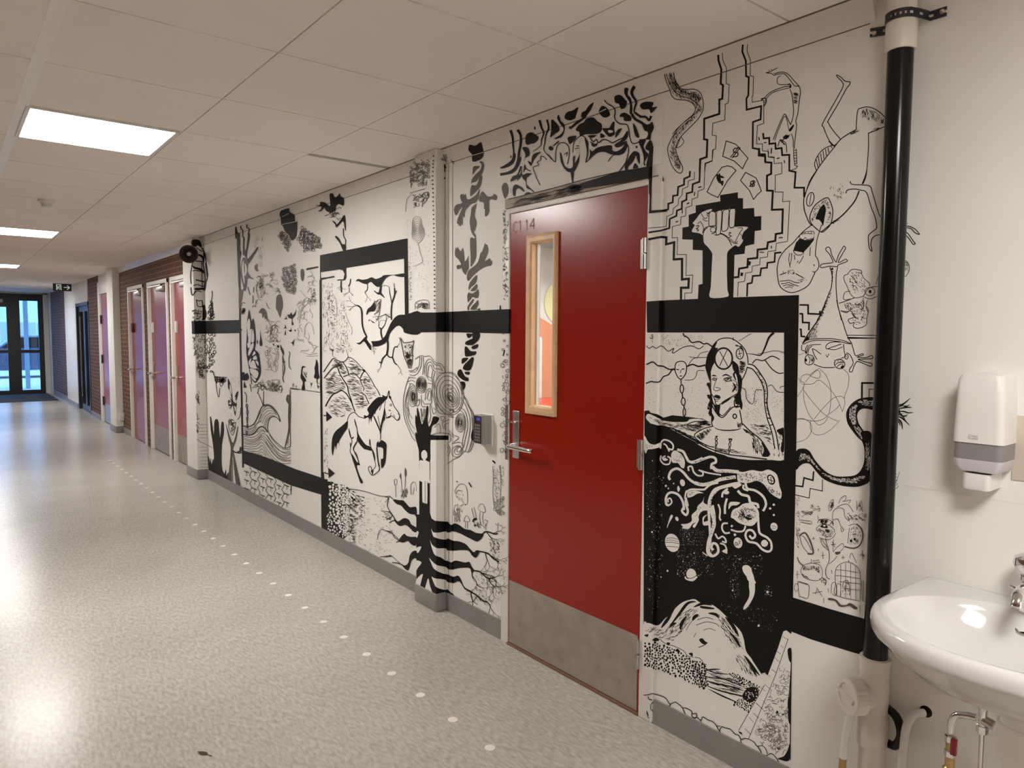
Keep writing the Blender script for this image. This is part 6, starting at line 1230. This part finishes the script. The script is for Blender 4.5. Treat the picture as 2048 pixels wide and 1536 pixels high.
draw('lynx_drawing', 'small shaded wild cat face beside the contour crown', '''
@ 790 640 .18229
^s1.6 55 195 90 240 100 250 180 240 205 230 190 300 185 350 200 400; ^s1.6 60 200 85 330 100 400 130 470 150 530; ^s1.2 205 235 195 300 190 370 190 450 175 530; ^h60 4 80 40 0 90 260 190 250 185 420 150 520 110 420; e 115 300 9 9; e 165 300 8 9; f 140 440 180 430 175 480 150 490; ^h30 4 85 20 0 130 440 185 440 165 540 145 530; -e 125 300 6 8; ^g16 2 1.4 100 340 190 340 180 430 120 430
''',seed=36)
draw('root_network_drawing', 'black soil with white pebbles fading into fine root lines', '''
@ 640 950 .13021
F 40 95 200 105 210 130 380 155 440 200 460 215 430 260 420 420 400 600 420 800 400 940 330 1010 250 990 35 855
-b70 1.6 3.4 140 140 300 150 320 400 280 600 330 860 260 960 110 820 100 640 140 560
-b140 1.5 3.2 290 170 400 170 440 240 430 500 430 700 420 900 350 960 280 780 260 500
W 1.2
h84 7 28 26 0 400 190 560 260 640 380 560 560 520 700 560 860 560 1080 440 1040 390 900 400 500; -b60 1 2.4 360 200 440 230 440 900 380 960 360 600; h30 6 -40 30 0 400 400 560 430 540 900 400 900
^h110 5 20 40 0 480 280 700 330 700 600 560 800 580 1050 480 1050 450 600; ~h150 5 10 40 0 600 320 1060 360 1100 700 1180 1000 1000 1300 760 1250 580 1100 560 700
^s1.2 460 215 560 225 660 245 740 265 810 290 920 320 1000 330 1060 330 1100 350; s1.6 1060 560 1110 615 1140 660 1160 710 1190 750; s1.4 1110 615 1080 660 1030 670; s1.6 1150 695 1100 710 1060 735; ^s1.3 950 830 1040 870 1120 910 1170 950 1220 1000; s1.6 1220 1010 1170 1035; ^s1.4 920 1255 1000 1250 1090 1230; s1.6 1110 1345 1210 1355 1280 1390; ^s1 880 990 900 880 950 830; ^h40 4 10 40 0 940 540 1100 560 1100 700 960 700; ^s1 1060 340 1000 420; ^s1.2 1100 1240 1200 1330 1260 1390
F 40 -40 60 -40 60 95 40 100
''',seed=37)
draw('wave_drawing', 'curling sea wave drawn with many parallel lines', '''
@ 410 740 .16276
s1.8 468 685 530 695 590 670 630 610 670 510 710 440 770 425 820 450 870 500 910 580 925 635; s1.4 925 635 890 590 840 570 790 600 770 680 770 750; s2 468 785 520 800 580 790 630 750 660 710 700 695 740 720 765 765
%s1 640 600 690 510 740 450 800 445 850 490; %s1 660 620 700 530 760 470 830 480 880 550; %s1 680 640 720 550 780 500 840 510 880 560; %s1 700 660 740 570 800 530 850 540; %s1 720 690 750 600 800 560 850 560; %s1 600 680 650 640 700 540; %s1 480 700 550 720 620 680 680 620; %s1 480 720 550 735 630 690; %s1 480 740 560 755 640 700; %s1 480 765 560 775 640 720; %s1 740 720 760 620 800 580; ^u4 700 450 770 430 840 470 890 540
s1.2 770 750 830 840 900 910 960 955 1000 960 1050 940; %s1 475 830 560 860 640 830 700 780 750 800 820 900 900 980 980 1010 1050 990; %s1 475 850 560 880 640 850 700 800 760 850 840 950 920 1030 1000 1050 1055 1030; %s1 475 880 560 900 640 870 700 820 780 920 860 1010 940 1080 1010 1090 1055 1070; %s1 475 900 560 920 640 900 700 850 800 980 880 1070 960 1120 1055 1105; %s1 475 930 560 945 640 930 700 890 800 1030 880 1110 960 1150 1055 1140; %s1 475 960 560 970 650 960 705 930 780 1050 860 1120; %s1 520 990 600 1000 660 1000 705 970 760 1060; %s1 560 1010 640 1030 705 1010 740 1060; %s1 650 1040 705 1045; %s1 475 810 560 830 640 800 700 745 740 770; %s1 640 770 690 730 740 760; %s1 790 800 850 880 920 950 990 980 1050 965; %s1 760 800 850 920 920 990 1000 1030 1050 1010; %s1 750 840 850 980 930 1060 1010 1070; %s1 740 880 840 1020 920 1090 1055 1120
^u5 1020 300 1010 360 1030 420; ^u4 1045 240 1035 400 1030 560 1035 700 1020 800 990 920 980 960; ^s1.6 1045 240 1050 500 1045 700 1050 900 1040 950; ^h50 4 80 14 0 1020 300 1050 300 1050 940 990 950 1020 700
s1.4 485 270 510 320 505 400; o1.4 512 440 10 22; l2 515 465 518 500; o1.4 520 520 10 24; l2 522 545 520 570; o1.4 518 600 9 22; l2 518 625 520 660; o1.4 520 690 9 22; o1.4 512 770 10 18; s1.2 650 280 690 370 715 440; s1.2 720 260 715 440; s1.2 660 240 640 290; s1.2 740 200 700 250 680 180
%g20 3 1.4 470 150 720 130 980 230 960 270 700 260 480 200; %s1 700 120 720 180 680 180 690 130; %s1 550 170 570 270 555 180; %g20 2.4 1.4 740 110 960 200 960 260 760 200
''',seed=38)
def stones():
    r = random.Random(5); out = ['@ 410 740 .16276']
    top = lambda x: 1148+(x-462)*.425
    bot = lambda x: 1470+(x-462)*.47
    xs = [462+99*i for i in range(7)]
    for i, x in enumerate(xs):
        y = top(x); p = []; k = 0
        while y < bot(x): p += [x+(14 if k % 2 else -14)+r.uniform(-4, 4), y]; y += 52+r.uniform(-5, 5); k += 1
        if 0 < i < 6: out.append('l.9 '+' '.join('%.0f' % v for v in p))
        if i < 6:
            y = top(x)+(45 if i % 2 else 85)
            while y < bot(x)-20: out.append('l1.5 %.0f %.0f %.0f %.0f' % (x+18, y+6, x+78, y+30)); out.append('l.8 %.0f %.0f %.0f %.0f' % (x+50, y+18, x+48, y+70)); y += 104
    return '\n'.join(out)
draw('stone_wall_drawing', 'outlined paving stones below the black band', stones(), seed=39)
draw('raised_hands_drawing', 'black silhouette with raised arms and chained wrists in grass', '''
@ 410 740 .16276
f 60 580 75 590 95 720 108 800 115 640 135 605 160 620 175 760 185 830 200 660 215 635 228 660 228 780 205 930 205 1180 240 1280 330 1400 200 1380 60 1280 100 1180 110 1060 95 900 70 740
f 45 1070 60 1130 70 1080 80 1160 100 1090 110 1180 120 1280 50 1270; f 200 1260 225 1250 235 1290 255 1220 262 1300 285 1260 290 1340 330 1400 220 1360
^f 255 660 270 700 300 800 335 890 360 860 385 760 400 690 405 720 380 860 345 960 350 1010 400 1240 440 1450 390 1440 360 1250 340 1050 325 1200 325 1400 280 1370 300 1180 315 1000 310 920 280 800
s2 340 985 370 1010 420 1010 430 980 455 960 460 920; o1.6 420 1010 24 12; o1.6 440 970 12 22; s1.2 440 460 430 560 400 610; %s1 300 600 290 700 340 800 380 640; %g12 3 1.2 280 600 390 600 360 840 320 820; %s1 335 1100 340 1400
''',seed=40)
draw('small_butterfly_drawing', 'small patterned butterfly above the wrists', '''
@ 410 740 .16276
f 280 110 300 140 325 230 335 340 340 400 330 390 300 330 285 240; f 405 260 400 310 380 380 350 410 355 360 380 290; f 285 370 330 390 345 420 310 470 290 440; f 345 420 385 400 380 470 370 560 350 480
-u4 292 230 300 290 325 360; -u3 305 180 315 240 325 300; -u4 370 330 360 370 355 390; -e 375 390 14 18; -u4 300 385 330 400; -e 310 410 14 12; -e 305 450 10 8; -u3 360 440 372 470 370 510; s1 340 400 345 370
s1.4 95 10 115 80 125 140; ^g26 2.4 1.2 110 80 280 90 250 140 230 170 150 150; s1 120 80 270 90; s1 130 140 150 280 170 330 180 220; s1 180 120 190 200 215 180 230 150; ^d20 .4 .8 240 440 340 440 340 570 240 570; ^d24 .4 .7 320 90 420 90 430 170 330 160
''',seed=41)
draw('large_butterfly_drawing', 'half of a large butterfly wing at the panel edge', '''
@ 470 600 .1237
f 225 160 245 220 265 340 295 300 320 420 335 620 330 740 320 800 380 860 405 1000 418 1160 390 1260 320 1340 260 1240 220 1060 195 940 180 800 190 560 190 400 205 260
-f 215 310 240 320 245 440 215 600 200 500 190 400; -f 225 520 270 470 260 620 240 780 215 700; -f 290 470 310 600 300 680 265 680 270 560; -f 300 700 290 780 225 900 215 840 260 720; -f 255 690 215 780 200 700; -f 320 830 330 870 280 900 300 840; -f 340 900 355 960 290 960 300 920; -f 260 940 250 1020 230 1060 220 1000; -f 270 990 310 985 345 1080 340 1110 240 1085; -f 240 1110 340 1130 380 1190 340 1270 260 1190; -f 250 1210 340 1290 310 1310; -u4 330 990 360 1010 375 1060; -u4 350 1090 380 1120; -u4 365 1000 350 970
f 110 1180 150 1170 160 1200 200 1180 225 1250 190 1300 150 1300 165 1360 180 1410 140 1415 140 1360 145 1300 110 1290; s1.4 210 1000 240 1160 270 1360; ^s1.2 90 120 110 60 140 40 160 60; ^s1 95 130 110 220 150 200 160 130; ^g12 2 1.2 100 130 170 130 150 240 100 240; ^s1.2 280 120 300 90 330 110; f 90 460 115 480 100 500
''',seed=42)
draw('small_sketches_drawing', 'balloon, parachute, swallows, bird, pine tree and faint faces in thin ink', '''
@ 470 600 .1237
^f 665 -20 690 -80 740 -85 765 0 760 110 745 200 730 280 700 220 675 130; ^f 385 205 420 140 460 135 500 180 520 260 525 350 500 290 485 320 470 260 445 290 430 220
f 845 230 880 240 910 200 930 240 970 200 990 150 975 240 930 300 930 350 950 395 915 400 915 310 870 290; f 795 300 820 290 825 240 832 290 845 300 820 315; f 790 470 805 430 810 395 825 440 830 470 810 455; f 865 490 900 480 905 440 912 480 920 490 900 515; f 960 490 975 478 985 492 972 508; f 800 570 805 520 820 490 820 540 832 580 815 560; f 885 685 920 690 930 650 935 680 965 620 950 690 940 750 930 710; f 660 660 675 640 690 665 675 675; f 610 710 630 710 625 745; f 680 730 715 740 705 775 685 765
f 405 480 415 560 430 640 440 720 410 745 395 690 405 620; f 360 640 370 680 360 710 350 680; e 520 815 10 8; f 730 720 760 770 790 840 785 900 765 860 740 800; ^f 765 880 790 960 810 1010 790 1020 765 1010; ^s2 790 1020 800 1090 790 1180 770 1260 790 1330; ^s1.2 770 1030 770 1200; ^s1.4 740 1380 760 1440 740 1500; ^s1.4 870 830 885 870 870 960 880 1080 905 1120
f 1080 1080 1110 1068 1140 1080 1100 1095 1088 1150 1090 1200 1130 1260 1150 1310 1120 1330 1130 1450 1075 1450 1095 1330 1060 1260 1065 1180; %h20 4 80 20 0 1100 1150 1170 1150 1160 1260 1120 1240; f 1315 960 1340 1030 1345 1110 1350 1180 1365 1260 1320 1275 1275 1250 1290 1180 1285 1100 1300 1040; l1.6 1325 1270 1325 1340; f 1225 1420 1225 1370 1205 1310 1230 1350 1255 1330 1235 1380; ^h16 4 70 40 0 1320 1320 1380 1320 1370 1470 1320 1470; ^s1 890 1420 1400 1495; ^s1 930 1410 940 1350 960 1400; ^s1 990 1420 990 1380
W .8
~g24 4 1.2 480 300 740 300 740 700 480 700; ~g18 4 1.2 1000 0 1350 0 1350 900 1000 900; ~s1 1040 380 1060 200 1100 60 1120 0; ~s1 1050 300 1080 160 1150 80 1220 20; ~s1 1130 560 1130 440 1150 400 1200 360 1250 420 1280 560; ~s1 980 640 1120 645; ~s1 1100 840 1200 880 1330 860; ~s1 1150 910 1250 905 1350 900; %s1 480 830 500 900 530 880 510 840; ~s1 540 900 550 1090 580 1000; ~s1 620 1100 640 1000 660 1140; ~s1 630 1150 670 1150 690 1080; ~g22 3 1.3 480 700 740 700 720 1160 480 1160; ~g20 3 1.3 480 1250 740 1260 720 1480 480 1480; 
@ 470 380 .15625
^g26 1.8 1.8 600 1000 775 950 785 1180 770 1330 660 1300 600 1160; ^k64 1.4 2.6 600 1000 775 950 785 1180 770 1330 660 1300 600 1160; ^f 840 1030 860 1010 880 1030 882 1100 870 1160 855 1160 840 1110; ^f 270 950 290 960 280 1000 300 1040 260 1030 250 980; ^g20 2 1.6 300 1130 370 1130 370 1280 310 1280; ^s1.2 290 1180 270 1260 280 1330; ~g34 3 1.3 250 1050 580 1050 580 1350 250 1500; ^s1.2 400 1440 420 1500 450 1520; ~s1 830 1280 900 1360 930 1380; ~s1 860 1536 870 1420 920 1380; ~g22 3 1.2 920 1020 1060 1040 1060 1500 920 1500; ^h14 4 0 5 0 990 1260 1040 1260 1030 1340 1000 1340; ~h40 8 85 10 0 240 560 360 560 360 1000 260 1000
^f 525 1430 540 1370 565 1345 590 1360 608 1420 600 1536 530 1536
''',seed=43)
draw('ceiling_drip_drawing', 'black painted rocks and cracks hanging down from the ceiling moulding', '''
@ 470 380 .15625
f 590 265 690 235 700 280 760 320 770 400 795 405 790 560 760 630 720 640 690 580 640 530 610 460 590 440 585 360 570 320; -s1 605 440 700 420 790 402; -s.8 600 345 690 300
W .9
^g26 2 1.8 545 600 600 500 650 540 720 640 690 720 670 800 640 790 620 680; ^k24 1.6 3 550 600 600 520 650 560 720 650 670 790 620 690; g34 2 1.8 800 620 850 470 950 540 1080 600 1110 730 1000 770 890 800 870 720; ^k44 2 4 800 620 850 470 950 540 1080 600 1110 730 1000 770 890 800 870 720; ^h40 5 60 40 0 800 620 850 470 950 540 1080 600 1110 730 1000 770 890 800 870 720
f 1210 60 1250 45 1270 90 1310 80 1340 40 1350 80 1390 110 1390 200 1330 180 1290 210 1290 260 1200 310 1210 290 1170 270 1140 230 1100 270 1060 270 1095 250 1100 210 1020 200 1085 190 1090 155 1150 160 1200 200 1220 190; s1.4 1150 330 1200 315; f 1240 390 1280 410 1300 440 1340 400 1400 320 1415 430 1415 520 1400 470 1380 400 1300 480 1280 440; s1.6 1385 490 1390 590 1415 640 1410 700; f 1280 600 1300 590 1330 620 1370 690 1415 700 1415 770 1380 770 1340 680; ^g10 2.4 1.2 1200 300 1300 200 1380 220 1340 380 1220 380
f 0 480 20 475 30 540 60 560 55 620 30 630 5 615 0 560; f 25 620 62 630 65 760 80 800 65 880 50 960 70 1060 60 1200 45 1240 30 900; s2 75 460 75 490 100 530 95 590 110 620 110 720; s2 155 440 150 480 180 500 165 570; f 165 580 190 570 175 680 160 760 150 830 165 880 280 740 292 750 190 920 175 940 160 900 120 840 100 820 105 620 120 620 118 740 140 760; ^f 100 870 150 890 165 960 155 1040 200 1110 240 1145 160 1130 150 1200 125 1295 95 1200 70 1040; -u4 110 900 100 1000 120 1100; -u4 130 940 140 1020 130 1100; -u3 90 1000 110 1120 120 1200; ^s1.6 160 1240 190 1340; ^f 50 1300 100 1290 80 1420 60 1536 50 1536; s1.4 100 1290 130 1220 140 1160; s1.4 230 1350 228 1450; s1.4 240 1240 235 1310
''',seed=44)
draw('cloth_face_drawing', 'wrapped striped head painted round the top of the far pillar', '''
@ 340 460 .1172
f 380 170 500 175 540 260 530 300 470 260 440 290 360 250; s2 540 300 590 400 620 600 640 780 610 900 600 1000; s2 560 310 580 420 575 550; f 480 410 560 440 585 540 560 540 540 470 490 440; s2 440 530 540 540 580 550; f 375 600 430 630 540 660 600 740 570 740 500 690 400 650; s1.6 380 700 440 690 520 710; s2.4 440 850 520 870 610 890; s1.6 400 950 470 930 540 960 600 960; f 430 990 590 990 590 1040 560 1020 440 1030; s2.4 440 1040 400 1100 370 1100 355 980; s2 380 560 350 760 360 920; s1.6 440 1060 480 1040 540 1060; s2 560 560 600 800 580 1000; s1.6 540 540 550 980; s1.6 600 560 630 800; s1.6 450 300 520 350 560 360
s1.6 450 1190 490 1210 550 1210 550 1300 500 1310 470 1290 450 1190; s2 550 1210 560 1330; f 570 1280 600 1300 600 1440 560 1536 555 1380; s1.4 440 1430 540 1430; s1.4 700 1230 720 1120 715 1040; s1.6 690 1290 720 1300 730 1400 700 1480 690 1380; g14 2 1.4 640 1200 740 1200 740 1500 660 1500
''',seed=45)
draw('cracked_skin_drawing', 'cracked cell pattern and pencil bricks down the far pillar', '''
@ 375 620 .2214
k30 2 4.4 80 215 170 215 180 560 150 610 90 600 75 440; k22 1.8 4 175 215 245 215 245 560 190 560; ^g24 2 1.6 80 470 170 470 160 610 90 600; f 150 90 170 60 165 0 140 0 140 60 130 90; k16 1 2.4 40 0 130 0 130 100 60 100; k16 1 2.4 180 0 240 0 240 80 180 90; s1.6 245 600 270 620 262 660 250 610; ^g10 1.6 1.4 45 230 80 230 75 500 55 500
%g14 1.6 1.4 70 730 105 730 110 860 75 870; %g12 1.6 1.4 75 930 110 930 105 1200 80 1200; %s1 110 1190 160 1210 225 1245; ~l1 110 1035 180 1035; ~l1 108 1065 180 1065; ~l1 108 1095 180 1095; ~l1 110 1125 180 1125; ~l1 110 1155 180 1155; ~l1 110 1240 182 1240; ~l1 112 1270 182 1270; ~l1 112 1300 182 1300; ~l1 112 1330 184 1330; ~l1 112 1360 184 1360; ~l1 112 1390 184 1390; ~l1 112 1420 184 1420; s1.2 185 1320 195 1470
''',pil2,seed=46)
